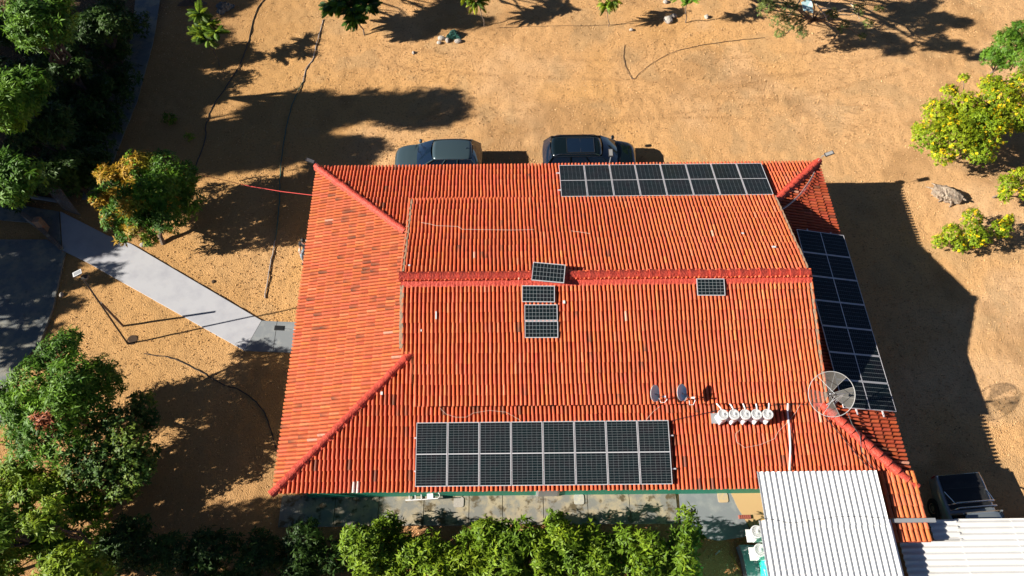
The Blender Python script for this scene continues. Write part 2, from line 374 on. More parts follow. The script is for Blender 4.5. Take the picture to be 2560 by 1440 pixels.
# walls stand inside the eaves
wx0, wx1, wy0, wy1 = XW + 1.9, XE - .6, 8.28, YN - .6
mb = MB()
for nm, (cx, cy, sx, sy) in {'s': ((wx0 + wx1) / 2, wy0, wx1 - wx0, .15), 'n': ((wx0 + wx1) / 2, wy1, wx1 - wx0, .15), 'w': (wx0, (wy0 + wy1) / 2, .15, wy1 - wy0 - .2), 'e': (wx1, (wy0 + wy1) / 2, .15, wy1 - wy0 - .2)}.items():
    obj('wall', MB().box(cx, cy, 1.36, sx, sy, 2.72), M['green_wall'] if nm == 's' else M['beige_wall'], house, shear=True)
obj('wall', MB().box(XW + 1.25, wy0, 1.36, 1.3, .15, 2.72), M['green_wall'], house, shear=True)
for yy in (8.3, 12.2, 17.2, 22.0): obj('porch_post', MB().box(XW + .5, yy + .1, 1.34, .2, .2, 2.68), M['beige_wall'], house, shear=True)
obj('porch_floor', MB().box(XW + 1.1, 15.1, .05, 1.5, 13.4, .1), M['conc_grey'], house, shear=True)
for (x, y, wdt, vert) in ((-3, wy0, 1.2, 0), (1.2, wy0, .9, 1), (4, wy0, 1.2, 0), (-2, wy1, 1.4, 0), (5, wy1, 1.4, 0), (9, wy1, .9, 1)):
    s = -1 if y == wy0 else 1
    h, zc = (2.05, 1.03) if vert else (1.0, 1.55)
    fr = obj('door' if vert else 'window', MB().box(x, y + s * .085, zc, wdt, .06, h), M['white_metal'], house, shear=True)
    obj('panel' if vert else 'pane', MB().box(x, y + s * .12, zc, wdt - .16, .02, h - .16), M['grey_metal'] if vert else M['glass'], fr, shear=True)
for p in ((GXW + .85, GYS + .6, GXE - .35, GYN - .6),):
    x0, y0, x1, y1 = p
    for xx in (x0, x1):
        obj('gable_wall', MB().add([(xx - .07, y0, 2.8), (xx - .07, y1, 2.8), (xx - .07, y1, gN(0, y1) - .12), (xx - .07, GYR, RZ - .12), (xx - .07, y0, gS(0, y0) - .12), (xx + .07, y0, 2.8), (xx + .07, y1, 2.8), (xx + .07, y1, gN(0, y1) - .12), (xx + .07, GYR, RZ - .12), (xx + .07, y0, gS(0, y0) - .12)],
            [(0, 1, 2, 3, 4), (9, 8, 7, 6, 5), (0, 5, 6, 1), (1, 6, 7, 2), (2, 7, 8, 3), (3, 8, 9, 4), (4, 9, 5, 0)]), M['white_wall'], house, shear=True)
    for yy, zz in ((y0, gS(0, y0)), (y1, gN(0, y1))):
        obj('gable_wall', MB().box((x0 + x1) / 2, yy, (zz + 2.7) / 2 - .06, x1 - x0, .12, zz - 2.76), M['white_wall'], house, shear=True)

TILE_W, TILE_L = .156, .392
def tile_geo(mb, O, u, v, n, cu, v0, c, w=.057, h=.072, L=.435, seg=5, yaw=0, top=.10):
    """one curved cover tile: low end at v0, arched over the axis v, low end riding above the tile below"""
    vs = []; out = []
    for k, (vv, ww, zz, hh) in enumerate(((v0, w * 1.03, .034, h), (v0 + L, w * .80, .006, h * .84))):
        for ring, f in ((0, 1), (1, .78)):
            if ring and k: continue
            for i in range(seg + 1):
                a = math.pi * i / seg
                du = cu - math.cos(a) * ww * f + yaw * (vv - v0); dn = zz + math.sin(a) * hh * f - (.0 if ring == 0 else .002)
                vs.append(O + u * du + v * vv + n * dn)
    s1 = seg + 1; F_ = []
    two = isinstance(c[0], tuple)
    for i in range(seg):
        F_.append((i, i + 1, 2 * s1 + i + 1, 2 * s1 + i))         # outside arch
        F_.append((s1 + i, s1 + i + 1, i + 1, i))                 # thickness seen at the low end
    mb.add(vs, F_, c[0] if two else c)
    if two: mb.c[-s1:] = [c[1]] * s1

rt = random.Random(11)
def tile_col(style, pt=None, extra=0):
    k = rt.random(); P_ = .5
    if pt is not None: P_ = float(fbm(np.array([pt[0] + 50]), np.array([pt[1]]), 2.6, 12, 3)[0])
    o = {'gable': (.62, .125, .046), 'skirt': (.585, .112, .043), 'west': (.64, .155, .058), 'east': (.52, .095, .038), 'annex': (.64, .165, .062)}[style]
    f = rt.uniform(.86, 1.08) * (1.12 - .26 * P_); c = (o[0] * f, o[1] * f * rt.uniform(.88, 1.14), o[2] * f * rt.uniform(.8, 1.2))
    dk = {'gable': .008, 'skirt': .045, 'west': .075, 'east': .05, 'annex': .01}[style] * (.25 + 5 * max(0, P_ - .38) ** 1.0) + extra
    if k < dk:
        g = rt.choice(((.19, .075, .04), (.13, .06, .035), (.28, .09, .045), (.32, .085, .04)))
        g2 = tuple(.55 * x + .45 * y for x, y in zip(g, c)); c = rt.choice(((g, c), (g2, g), (g, g2), (c, g)))
    elif k < dk + .06: c = (c, (c[0] * .74, c[1] * .62, c[2] * .66))
    elif k < dk + .10: c = (c[0] * 1.06, c[1] * 1.35, c[2] * 1.5)
    elif k > .9975: c = (.64, .30, .20)
    return c

def clip(me, planes):
    bm = bmesh.new(); bm.from_mesh(me)
    for co, no in planes:
        g = bm.verts[:] + bm.edges[:] + bm.faces[:]
        bmesh.ops.bisect_plane(bm, geom=g, plane_co=co, plane_no=no, clear_outer=True)
    bm.to_mesh(me); bm.free(); me.update()

def roof_plane(O, u, v, poly, style, pan_off=0.0, planes=None, keep=None, single=None, w=.057, pitch=TILE_W, course=TILE_L):
    """poly in (u,v). Tiles wholly inside go to the field, those on a hip are cut along it."""
    n = u.cross(v); n.normalize()
    if n.z < 0: n = -n
    us = [p[0] for p in poly]; vs_ = [p[1] for p in poly]
    field = MB(); edge = MB(); singles = []
    nu = int((max(us) - min(us)) / pitch) + 1; nv = int((max(vs_) - min(vs_)) / course) + 1
    P = np.array(poly)
    for i in range(nu):
        cu = min(us) + (i + .5) * pitch; wob = rt.uniform(-.006, .006)
        for j in range(nv):
            v0 = min(vs_) + j * course - .02 + rt.uniform(-.012, .012)
            pts = np.array([(cu - .06, v0 + .03), (cu + .06, v0 + .03), (cu - .06, v0 + .38), (cu + .06, v0 + .38)])
            ins = inside(pts[:, 0], pts[:, 1], poly)
            if not ins.any(): continue
            pt_ = O + u * cu + v * v0; ex = (.32 * max(0, 1 - abs(v0 - 2.85) / .45)) if (style == 'skirt' and v.y > .5) else 0
            c = tile_col(style, pt_, ex); cc = cu + wob + .009 * math.sin(v0 * 1.3 + i * .21) + .006 * math.sin(v0 * 3.1 + i * .05) + rt.uniform(-.004, .004); yw = rt.uniform(-.018, .018)
            if ins.all():
                if single and single(O + u * cu + v * v0): singles.append((cc, v0, c, yw)); continue
                tile_geo(field, O, u, v, n, cc, v0, c, yaw=yw, w=w)
            else: tile_geo(edge, O, u, v, n, cc, v0, c, yaw=yw, w=w)
    pan = MB().add([O + u * a + v * b + n * pan_off for a, b in poly], [tuple(range(len(poly)))])
    dk = MB().add([O + u * a + v * b - n * .10 for a, b in poly], [tuple(range(len(poly)))])
    return field, edge, pan, dk, singles, n

U = Vector
planes45 = {}
def skirt(name):
    s2 = math.sqrt(1 + SK * SK)
    if name == 'S': O = U((XW, YS, EZ)); u = U((1, 0, 0)); v = U((0, 1, SK)) / s2; Lu = XE - XW
    if name == 'N': O = U((XE, YN, EZ)); u = U((-1, 0, 0)); v = U((0, -1, SK)) / s2; Lu = XE - XW
    if name == 'W': O = U((XW, YN, EZ)); u = U((0, -1, 0)); v = U((1, 0, SK)) / s2; Lu = YN - YS
    if name == 'E': O = U((XE, YS, EZ)); u = U((0, 1, 0)); v = U((-1, 0, SK)) / s2; Lu = YN - YS
    return O, u, v, Lu, s2
def poly_for(name):
    O, u, v, Lu, s2 = skirt(name)
    if name in 'SN':
        dp = (GYS + .75 - YS) if name == 'S' else (YN - GYN + .75)
        a = (4.95, 4.35) if name == 'S' else (3.2, 4.4)             # how far the two hips run up
        l, r = (4.95, 3.15) if name == 'S' else (3.15, 4.42)
        pts = [(0, 0), (Lu, 0), (Lu - r, r * s2)]
        if r > dp: pts += [(Lu - (r), dp * s2)] if False else []
        pts = [(0, 0), (Lu, 0)]
        pts += [(Lu - r, r * s2), (Lu - r, min(dp, r) * s2)] if r > dp else [(Lu - r, r * s2), (Lu - r, dp * s2)]
        pts += [(l, dp * s2), (l, l * s2)]
        return pts
    if name == 'W': return [(0, 0), (Lu, 0), (Lu - 4.95, 4.95 * s2), (4.42, 4.6 * s2)]
    if name == 'E': return [(0, 0), (Lu, 0), (Lu - 3.15, 3.15 * s2), (3.15, 3.15 * s2)]

hipn = {'SW': (U((XW, YS, 0)), U((1, 1, 0))), 'SE': (U((XE, YS, 0)), U((-1, 1, 0))), 'NW': (U((XW, YN, 0)), U((1, -1, 0))), 'NE': (U((XE, YN, 0)), U((-1, -1, 0)))}
def hip_plane(corner, side):
    co, d = hipn[corner]; nrm = U((d.y, -d.x, 0)).normalized()     # normal across the hip
    ref = {'S': U((2.7, YS, 0)), 'N': U((2.7, YN, 0)), 'W': U((XW, 15, 0)), 'E': U((XE, 15, 0))}[side]
    if (ref - co).dot(nrm) > 0: nrm = -nrm
    return co + (-nrm) * .0, nrm

def in_view_single(p):
    # the whole tiles nearest the camera: bottom courses of the south slope, clear of the solar row
    return p.y < 11 and p.x < 9.0 and not (-3.9 < p.x + .0 < 5.95 and 7.8 < p.y < 10.15) and p.y < TLIM[0]
TLIM = [9.25]
SINGLE = []
field_parts = []
for side in 'SNWE':
    O, u, v, Lu, s2 = skirt(side); poly = poly_for(side)
    st = {'S': 'skirt', 'N': 'skirt', 'W': 'west', 'E': 'east'}[side]
    f, e, pan, dk, sg, n = roof_plane(O, u, v, poly, st, single=in_view_single if side == 'S' else None)
    for part, nm in ((f, 'roof_tile_field'), (e, 'cut_tile_field')):
        o = obj(nm, part, M['tile'], house, smooth=False); o['kind'] = 'stuff'
        if nm == 'cut_tile_field':
            cs = {'S': ('SW', 'SE'), 'N': ('NW', 'NE'), 'W': ('NW', 'SW'), 'E': ('NE', 'SE')}[side]
            clip(o.data, [hip_plane(c, side) for c in cs])
        for vv in o.data.vertices: vv.co.x -= .0165 * (vv.co.y - 15)
    obj('pan_tile_layer', pan, M['pan'], house, shear=True); obj('roof_underside', dk, M['wood'], house, shear=True)
    SINGLE += [(O, u, v, n, a) for a in sg]
# gable roofs
s2g = math.sqrt(1 + GS * GS)
Og = U((GXW, GYS, GZ)); LS = (GYR - GYS) * s2g; LG = GXE - GXW
f, e, pan, dk, _, n = roof_plane(Og, U((1, 0, 0)), U((0, 1, GS)) / s2g, [(.58, 0), (LG, 0), (LG, LS - .02), (0, LS - .02), (0, 2.05), (.58, 2.05)], 'gable')
GP = []
for part in (f, e): o = obj('roof_tile_field', part, M['tile'], house, shear=True); o['kind'] = 'stuff'
obj('pan_tile_layer', pan, M['pan'], house, shear=True); obj('roof_underside', dk, M['wood'], house, shear=True)
gsn = (RZ - GZ) / (GYN - GYR); s2n = math.sqrt(1 + gsn * gsn); LN = (GYN - GYR) * s2n
f, e, pan, dk, _, n = roof_plane(U((GXE, GYN, GZ)), U((-1, 0, 0)), U((0, -1, gsn)) / s2n, [(0, 0), (LG, 0), (LG, LN - .02), (0, LN - .02)], 'gable')
for part in (f, e): o = obj('roof_tile_field', part, M['tile'], house, shear=True); o['kind'] = 'stuff'
obj('pan_tile_layer', pan, M['pan'], house, shear=True); obj('roof_underside', dk, M['wood'], house, shear=True)

# single tiles of the south slope share twelve meshes
random.Random(3).shuffle(SINGLE); SINGLE.sort(key=lambda t: t[4][1])
VAR = []
def tile_variants(u, v, n, style, cnt=12, w=.057):
    r = []
    for k in range(cnt):
        m_ = MB(); tile_geo(m_, U((0, 0, 0)), u, v, n, 0, 0, tile_col(style), w=w, yaw=rt.uniform(-.015, .015)); me = m_.mesh('roof_tile'); me.materials.append(M['tile']); r.append(me)
    return r
if SINGLE:
    O, u, v, n, _ = SINGLE[0]; VAR = tile_variants(u, v, n, 'skirt'); dkv = MB(); tile_geo(dkv, U((0, 0, 0)), u, v, n, 0, 0, (.22, .075, .045)); dkm = dkv.mesh('roof_tile'); dkm.materials.append(M['tile'])
    whv = MB(); tile_geo(whv, U((0, 0, 0)), u, v, n, 0, 0, (.66, .50, .46)); whm = whv.mesh('roof_tile'); whm.materials.append(M['tile'])
rest = MB()
for k, (O, u, v, n, (cu, v0, c, yw)) in enumerate(SINGLE):
    if k < 250:
        p = sh(O + u * cu + v * v0); me = rt.choice(VAR)
        if rt.random() < .03: me = dkm
        if v0 < .2 and -5.86 < p.x < -5.5: me = whm
        o = bpy.data.objects.new('roof_tile', me); COL.objects.link(o); o.location = p; o.parent = house
    else: tile_geo(rest, O, u, v, n, cu, v0, c, yaw=yw)
if rest.v: o = obj('roof_tile_field', rest, M['tile'], house, shear=True); o['kind'] = 'stuff'

# ridge and hip caps, each a tile of its own, over a red painted mortar bed
def cap_run(A, B, name, r=.135, L=.40, cn=None, mat='redpaint', over=.06, bed=(.2, .2), fnl=None, fnr=None, lift=.035):
    A = U(A); B = U(B); d = (B - A); T = d.length; d.normalize(); side = d.cross(U((0, 0, 1))).normalized(); up = side.cross(d)
    nn = max(1, round(T / L)); st = T / nn
    for k in range(nn):
        m_ = MB(); a0 = k * st; seg = 7; V = []; j1, j2 = rt.uniform(-.012, .012), rt.uniform(-.01, .01)
        r_k = r * rt.uniform(.95, 1.06)
        for t, rr, zz in ((a0 - over, r_k * 1.13, lift + .030), (a0 + st * .4, r_k * .98, lift + .004), (a0 + st, r_k * .84, lift - .012)):
            for i in range(seg + 1):
                q = math.pi * i / seg
                V.append(A + d * t + side * (-math.cos(q) * rr * 1.0 + j1) + up * (math.sin(q) * rr * .82 + zz - .03 + j2))
        m_.add(V, [(i, i + 1, s * 8 + 8 + i + 1 - s * 8 if False else 8 * 1 + i + 1, 8 + i) for s in (0,) for i in range(seg)] + [(8 + i, 8 + i + 1, 16 + i + 1, 16 + i) for i in range(seg)])
        V2 = [A + d * (a0 - over) + side * (-math.cos(math.pi * i / seg) * r * .92 + j1) + up * (math.sin(math.pi * i / seg) * r * .72 + lift - .012) for i in range(seg + 1)]
        n0 = len(m_.v); m_.add(V2, []); m_.f += [(i + 1, i, n0 + i, n0 + i + 1) for i in range(seg)]
        obj(name, m_, M[mat], house, smooth=False, shear=True)
    # mortar bed: a rippled skirt on either side
    for sgn, wd, fn in ((-1, bed[0], fnl), (1, bed[1], fnr)):
        m_ = MB(); N = int(T / .05); V = []
        for i in range(N + 1):
            t = T * i / N; rip = .075 + .022 * math.cos(2 * math.pi * t / TILE_W)
            e = wd + rt.uniform(-.03, .03)
            p0 = A + d * t + up * .07; p1 = A + d * t + side * sgn * wd * .55; p2 = A + d * t + side * sgn * e
            p1.z = fn(p1.x, p1.y) + .11; p2.z = fn(p2.x, p2.y) + rip
            V += [p0, p1, p2]
        m_.add(V, [(3 * i + a, 3 * i + 3 + a, 3 * i + 4 + a, 3 * i + 1 + a) for i in range(N) for a in (0, 1)])
        obj('mortar_bed', m_, M[mat], house, smooth=True, shear=True)
cap_run((GXW - .03, GYR, RZ + .02), (GXE + .03, GYR, RZ + .02), 'ridge_cap', r=.19, L=.385, bed=(.24, .42), fnl=gN, fnr=gS)
# (side is -y when the run goes east, so the wide bed lies on the south slope)
def hz(f): return lambda x, y: f(x, y)
cap_run((XW - .02, YS - .02, EZ + .03), (XW + 5.0, YS + 5.0, EZ + .03 + SK * 5.0), 'hip_cap', r=.14, L=.40, bed=(.16, .16), fnl=hz(zW), fnr=hz(zS))
cap_run((XW - .02, YN + .02, EZ + .03), (XW + 4.4, YN - 4.4, EZ + .03 + SK * 4.4), 'hip_cap', r=.13, L=.40, bed=(.14, .2), fnl=hz(zN), fnr=hz(zW))
cap_run((XE + .02, YN + .02, EZ + .03), (XE - 2.9, YN - 2.9, EZ + .03 + SK * 2.9), 'hip_cap', r=.13, L=.40, bed=(.2, .2), fnl=hz(zE), fnr=hz(zN))
cap_run((XE + .02, YS - .02, EZ + .03), (XE - 3.1, YS + 3.1, EZ + .03 + SK * 3.1), 'hip_cap', r=.16, L=.40, bed=(.22, .2), fnl=hz(zS), fnr=hz(zE))
def verge(x, y0, y1, fn, wd=.14):
    m_ = MB(); N = int(abs(y1 - y0) / .13); V = []
    for i in range(N + 1):
        y = y0 + (y1 - y0) * i / N; a = rt.uniform(-.015, .015)
        z = fn(x, y)
        V += [(x - wd / 2 + a, y, z - .12), (x - wd / 2 + a, y, z + .07), (x + wd / 2 + rt.uniform(-.02, .02), y, z + .09), (x + wd / 2 + .03, y, z + .02)]
    m_.add(V, [(4 * i + k, 4 * i + k + 1, 4 * i + 4 + k + 1, 4 * i + 4 + k) for i in range(N) for k in range(3)])
    obj('verge_mortar', m_, M['mortar'], house, smooth=False, shear=True)
verge(GXW, GYR + .28, GYN, gN); verge(GXW, GYS + 2.05, GYR - .35, gS); verge(GXE - .02, GYR + .25, GYN, gN, .10); verge(GXE - .02, GYS, GYR - .4, gS, .07)
# fascia boards under the eaves
for a, b in (((XW + .08, YS + .06), (XE - .08, YS + .06)), ((XW + .08, YN - .06), (XE - .08, YN - .06)), ((XW + .06, YS + .1), (XW + .06, YN - .1)), ((XE - .06, YS + .1), (XE - .06, YN - .1))):
    cx, cy = (a[0] + b[0]) / 2, (a[1] + b[1]) / 2
    obj('fascia', MB().box(cx, cy, EZ - .06, max(abs(b[0] - a[0]), .03), max(abs(b[1] - a[1]), .03), .11), M['wood'], house, shear=True)
# loose white flashing patches on the ridge/hips and gable
for px_, py_, f, s in ((1090, 788, gS, (.05, .30)), (1410, 755, gS, (.09, .12)), (1053, 826, gS, (.05, .08)), (1023, 663, gN, (.08, .08)), (1857, 583, gN, (.09, .09)), (1935, 617, gN, (.16, .1)), (954, 983, zS, (.08, .12))):
    z = 4.2
    for _ in range(12): p = at(px_, py_, z); q = U((p.x + .0165 * (p.y - 15), p.y, 0)); z = f(q.x, q.y) + .11
    obj('sealant_patch', MB().box(q.x, q.y, z, s[0], s[1], .015, m=Matrix.Rotation(math.atan(GS if q.y < GYR else -GS), 3, 'X')), M['white_metal'], house, shear=True)

# ------------------------------------------------------------------ annex: lower tiled roof, corrugated roofs, turquoise wall
annex = thing('annex_building', 'low annex at the southeast corner with white corrugated roof and turquoise wall', 'annex', (0, 0, 0))
obj('wall', MB().box(9.12, 4.0, 1.35, .14, 4.0, 2.7), M['teal_wall'], annex); obj('wall', MB().box(13.25, 5.2, 1.1, .14, 5.4, 2.2), M['teal_wall'], annex)
obj('wall', MB().box(11.45, 6.07, 1.38, 3.5, .14, 2.76), M['teal_wall'], annex)
def corr(name, x0, x1, y0, y1, z0, z1, mat, parent, along='y', pitch=.205, amp=.026, seg=8, jag=0):
    """wavy sheet; ribs run along y (or x). z0 at the y0/x0 end, z1 at the other"""
    m_ = MB(); V = []
    W0, W1 = (x0, x1) if along == 'y' else (y0, y1); N = int((W1 - W0) / pitch * seg)
    ends = (y0, y1) if along == 'y' else (x0, x1); K = 4
    for dz in (0, -.008):
        for i in range(N + 1):
            t = W0 + (W1 - W0) * i / N; a = amp * math.cos(2 * math.pi * (t - W0) / pitch)
            for k in range(K + 1):
                e = ends[0] + (ends[1] - ends[0]) * k / K; z = z0 + (z1 - z0) * k / K
                V.append((t, e, z + a + dz) if along == 'y' else (e, t, z + a + dz))
    n1 = (N + 1) * (K + 1); Fc = []
    for b in (0, n1):
        for i in range(N):
            for k in range(K):
                q = b + i * (K + 1) + k; Fc.append((q, q + K + 1, q + K + 2, q + 1))
    for i in range(N):
        for k in (0, K):
            q = i * (K + 1) + k; Fc.append((q, q + K + 1, n1 + q + K + 1, n1 + q))
    for k in range(K):
        for i in (0, N):
            q = i * (K + 1) + k; Fc.append((q, q + 1, n1 + q + 1, n1 + q))
    m_.add(V, Fc); return obj(name, m_, mat, parent, smooth=False)
# upper run of sheets then the lower run, each sheet about two metres wide
zr = lambda y: 3.0 + .03 * (y - 4)
for k, (a, b) in enumerate(((8.70, 10.75), (10.75, 12.98))):
    corr('roof_sheet', a, b + (.05 if k == 0 else 0), 6.22, 8.12, zr(6.22) + .012 + k * .006 + .03, zr(8.12) + .012 + .03 + k * .006, M['fibre'], annex)
for k, (a, b) in enumerate(((8.50, 10.75), (10.75, 13.1))):
    corr('roof_sheet', a, b + (.05 if k == 0 else 0), 2.6, 6.42, zr(2.6), zr(6.42), M['fibre'], annex)
# tiled roof of the annex
an_n = None; TZ = lambda y: 2.74 + .05 * (y - 5.8)
Oa = U((12.98, 5.72, TZ(5.72))); va = U((0, 1, .05)).normalized(); ua = U((1, 0, 0)); na = ua.cross(va); AV = tile_variants(ua, va, na, 'annex', 8, w=.088)
for i in range(8):
    for j in range(6):
        p = Oa + ua * (.1 + i * .190) + va * (j * .405 + rt.uniform(-.015, .015)) + na * .01
        if p.x > 14.72 - .0: continue
        o = bpy.data.objects.new('roof_tile', rt.choice(AV)); COL.objects.link(o); o.location = p; o.parent = annex
obj('pan_tile_layer', MB().box(13.72, 6.93, TZ(6.93) - .03, 1.5, 2.44, .03, m=Matrix.Rotation(math.atan(.05), 3, 'X')), M['pan'], annex)
obj('gutter_beam', MB().box(13.95, 6.4, TZ(6.4) + .17, 1.5, .14, .1), M['grey_metal'], annex)
carport = thing('carport_roof', 'white corrugated carport roof with ribs running east to west over the pickup', 'carport roof', (0, 0, 0))
for k, (a, b, y0, y1) in enumerate(((13.55, 15.75, 3.2, 5.86), (14.78, 15.75, 5.86, 6.56), (15.7, 17.75, 3.2, 6.58), (17.7, 19.75, 3.2, 6.58), (19.7, 21.8, 3.2, 6.58))):
    corr('roof_sheet', a, b, y0, y1, 2.36 + .008 * k, 2.36 + .008 * k, M['fibre2'], carport, along='x', pitch=.215, amp=.030)
for x, y in ((14.9, 6.3), (17.9, 6.3), (21.3, 6.3), (14.9, 3.4), (21.3, 3.4)):
    obj('post', MB().tube([(x, y, 0), (x, y, 2.34)], .05, 8), M['dark_metal'], carport)
for y in (6.3, 3.4): obj('beam', MB().box(18.1, y, 2.29, 6.6, .06, .08), M['dark_metal'], carport)
# bits beside the annex
tag(obj('concrete_lid', MB().prism([at(1848, 1362, .5), at(1890, 1362, .5), at(1905, 1460, .5), at(1868, 1440, .5), at(1858, 1390, .5)], .0, .5), M['conc_grey']), 'flat grey concrete block at the foot of the turquoise wall', 'concrete block')
p = at(1860, 1294); gb = thing('floor_grate', 'small reddish brick grate in the tan floor', 'grate', (p.x, p.y, .07))
for k in range(6): obj('brick', MB().box(p.x - .2 + k * .08, p.y, .1, .055, .14, .07), M['brick'], gb)
a, b = at(1832, 1380, .3), at(1848, 1425, 1.0); tag(obj('yellow_stake', MB().tube([(a.x, a.y, 0), (b.x, b.y, 1.0)], .02), M['yellow_pole']), 'thin yellow stake leaning among the shrubs near the annex', 'stake')
a = at(1790, 1385); tag(obj('grey_stake', MB().tube([(a.x, a.y, 0), (a.x, a.y, .55)], .03), M['grey_metal']), 'short grey post at the shrub bed edge below the grey pad', 'post')

# ------------------------------------------------------------------ solar panels
GX = .0016
def panel_meshes(w, l, nc, nr, split, fr=.018, gap=.006):
    """local x across, y up, z proud; returns frame and cell-sheet meshes"""
    f = MB(); h = .035
    for cx, cy, sx, sy in ((-w / 2 + fr / 2, 0, fr, l), (w / 2 - fr / 2, 0, fr, l), (0, -l / 2 + fr / 2, w - 2 * fr, fr), (0, l / 2 - fr / 2, w - 2 * fr, fr)):
        f.box(cx, cy, 0, sx, sy, h)
    if split: f.box(0, 0, .0145, w - 2 * fr, .030, .004)
    b = MB().box(0, 0, .0, w - 2 * fr - .002, l - 2 * fr - .002, .02)
    c = MB(); mx = .010; my = .012
    X0, X1 = -w / 2 + fr + mx, w / 2 - fr - mx; cw = (X1 - X0) / nc
    halves = ((-l / 2 + fr + my, -.017), (.017, l / 2 - fr - my)) if split else ((-l / 2 + fr + my, l / 2 - fr - my),)
    for (y0, y1) in halves:
        rows = nr // 2 if split else nr; chh = (y1 - y0) / rows
        for i in range(nc):
            for j in range(rows):
                a, bb = X0 + i * cw + gap / 2, X0 + (i + 1) * cw - gap / 2; d, e = y0 + j * chh + gap / 2, y0 + (j + 1) * chh - gap / 2
                a += GX; bb -= GX; c.add([(a, d, .0135), (bb, d, .0135), (bb, e, .0135), (a, e, .0135)], [(0, 1, 2, 3)])
    return f, b, c
def panel_part(parent, w, l, nc, nr, split, gap=.0055):
    """one framed panel as a part of its array; its frame and cell grid are sub-parts"""
    f, b, c = panel_meshes(w, l, nc, nr, split, gap=gap)
    bo = obj('solar_panel', b, M['back'], parent, local=True)
    obj('frame', f, M['alu'], bo, local=True); obj('cell_grid', c, M['cell'], bo, local=True)
    return bo
def copy_tree(o, parent=None):
    c = o.copy(); COL.objects.link(c); c.parent = parent; WL[c.name] = Vector((0, 0, 0))
    for ch in list(o.children): copy_tree(ch, c)
    return c
def place(o, pos, xdir, ydir):
    xd = Vector(xdir).normalized(); yd = Vector(ydir); yd = (yd - xd * yd.dot(xd)).normalized(); zd = xd.cross(yd)
    o.rotation_mode = 'QUATERNION'
    o.rotation_quaternion = Matrix(((xd.x, yd.x, zd.x), (xd.y, yd.y, zd.y), (xd.z, yd.z, zd.z))).to_quaternion(); o.location = Vector(pos) - (WL[o.parent.name] if o.parent else Vector((0, 0, 0)))
PW, PL = 1.134, 2.278
ar_s = thing('solar_unit', 'row of eight dark solar panels with white frames on the south slope above the walkway', 'solar array', tuple(sh((1, 8.9, zS(0, 8.9)))))
ar_n = thing('solar_unit', 'row of eight dark solar panels along the north eave beside the black car', 'solar array', tuple(sh((7, 21.4, zN(0, 21.4)))))
ar_e = thing('solar_unit', 'column of seven mostly shaded solar panels on the east slope', 'solar array', tuple(sh((13.2, 14.4, zE(13.2, 0)))))
proto = panel_part(ar_s, PW, PL, 6, 24, True)
for k in range(8):
    o = proto if k == 0 else copy_tree(proto, ar_s)
    x = -3.58 + PW / 2 + k * (PW + .023); yc = 8.87
    place(o, sh((x - .07, yc, zS(0, yc) + .19)), (1, 0, 0), (-.0165, 1, SK))
for k in range(8):
    o = copy_tree(proto, ar_n); x = 2.3 + PW / 2 + k * (PW + .023); yc = 21.36
    place(o, sh((x, yc, zN(0, yc) + .19)), (1, 0, 0), (-.0165, 1, -SK))
for k in range(7):
    o = copy_tree(proto, ar_e); y = 18.48 - PW / 2 - k * (PW + .02); xc = 13.26
    place(o, sh((xc, y, zE(xc, 0) + .19)), (.0165, -1, 0), (1, 0.0165, -SK))
for par, a, b in ((ar_s, -3.72, 5.75), (ar_n, 2.16, 11.55)):
    for yy in ((8.3, 9.45) if par is ar_s else (21.95, 20.75)):
        f = zS if par is ar_s else zN
        obj('mounting_rail', MB().box((a + b) / 2, yy, f(0, yy) + .135, b - a, .045, .05), M['alu'], par, shear=True)
for xx in (12.7, 13.8):
    obj('mounting_rail', MB().box(xx, 14.4, zE(xx, 0) + .135, .045, 8.4, .05), M['alu'], ar_e, shear=True)
# small panels near the ridge
def small(label, corners, f, nc, nr, lift, tilt=None, rot=0):
    P = [sh(U((*sh(U((c[0], c[1], 0))).xy, 0))) for c in corners]
    P = [U((c[0], c[1], f(c[0], c[1]) + lift)) for c in corners]      # NW, NE, SE, SW in house coordinates
    P = [sh(p) for p in P]
    if tilt: P[0].z = P[1].z = tilt[0]; P[2].z = P[3].z = tilt[1]
    xd = ((P[1] - P[0]) + (P[2] - P[3])) / 2; yd = ((P[0] - P[3]) + (P[1] - P[2])) / 2
    cc = (P[0] + P[1] + P[2] + P[3]) / 4; t = thing('solar_unit', label, 'solar panel', tuple(cc), 0, 'small solar panels near the ridge')  # one single panel on its own, not an array
    place(panel_part(t, xd.length, yd.length, nc, nr, False, gap=.010), cc, xd, yd)
small('small solar panel lying tilted across the red roof ridge', [(.84, 15.68), (2.06, 15.49), (1.96, 14.77), (.73, 14.87)], gS, 9, 4, .2, tilt=(5.46, 5.38))
small('small solar panel just below the tilted ridge panel, second down of the small column', [(.39, 14.81), (1.62, 14.79), (1.6, 14.16), (.35, 14.19)], gS, 9, 4, .16)
small('small solar panel third down in the small column below the ridge', [(.45, 14.11), (1.69, 14.10), (1.685, 13.50), (.44, 13.51)], gS, 9, 4, .12)
small('small solar panel at the bottom of the small column below the ridge', [(.44, 13.49), (1.685, 13.48), (1.68, 12.86), (.43, 12.87)], gS, 9, 4, .12)
small('lone small solar panel right below the ridge on the east half', [(7.05, 15.02), (8.10, 15.0), (8.08, 14.36), (7.02, 14.37)], gS, 7, 5, .14)

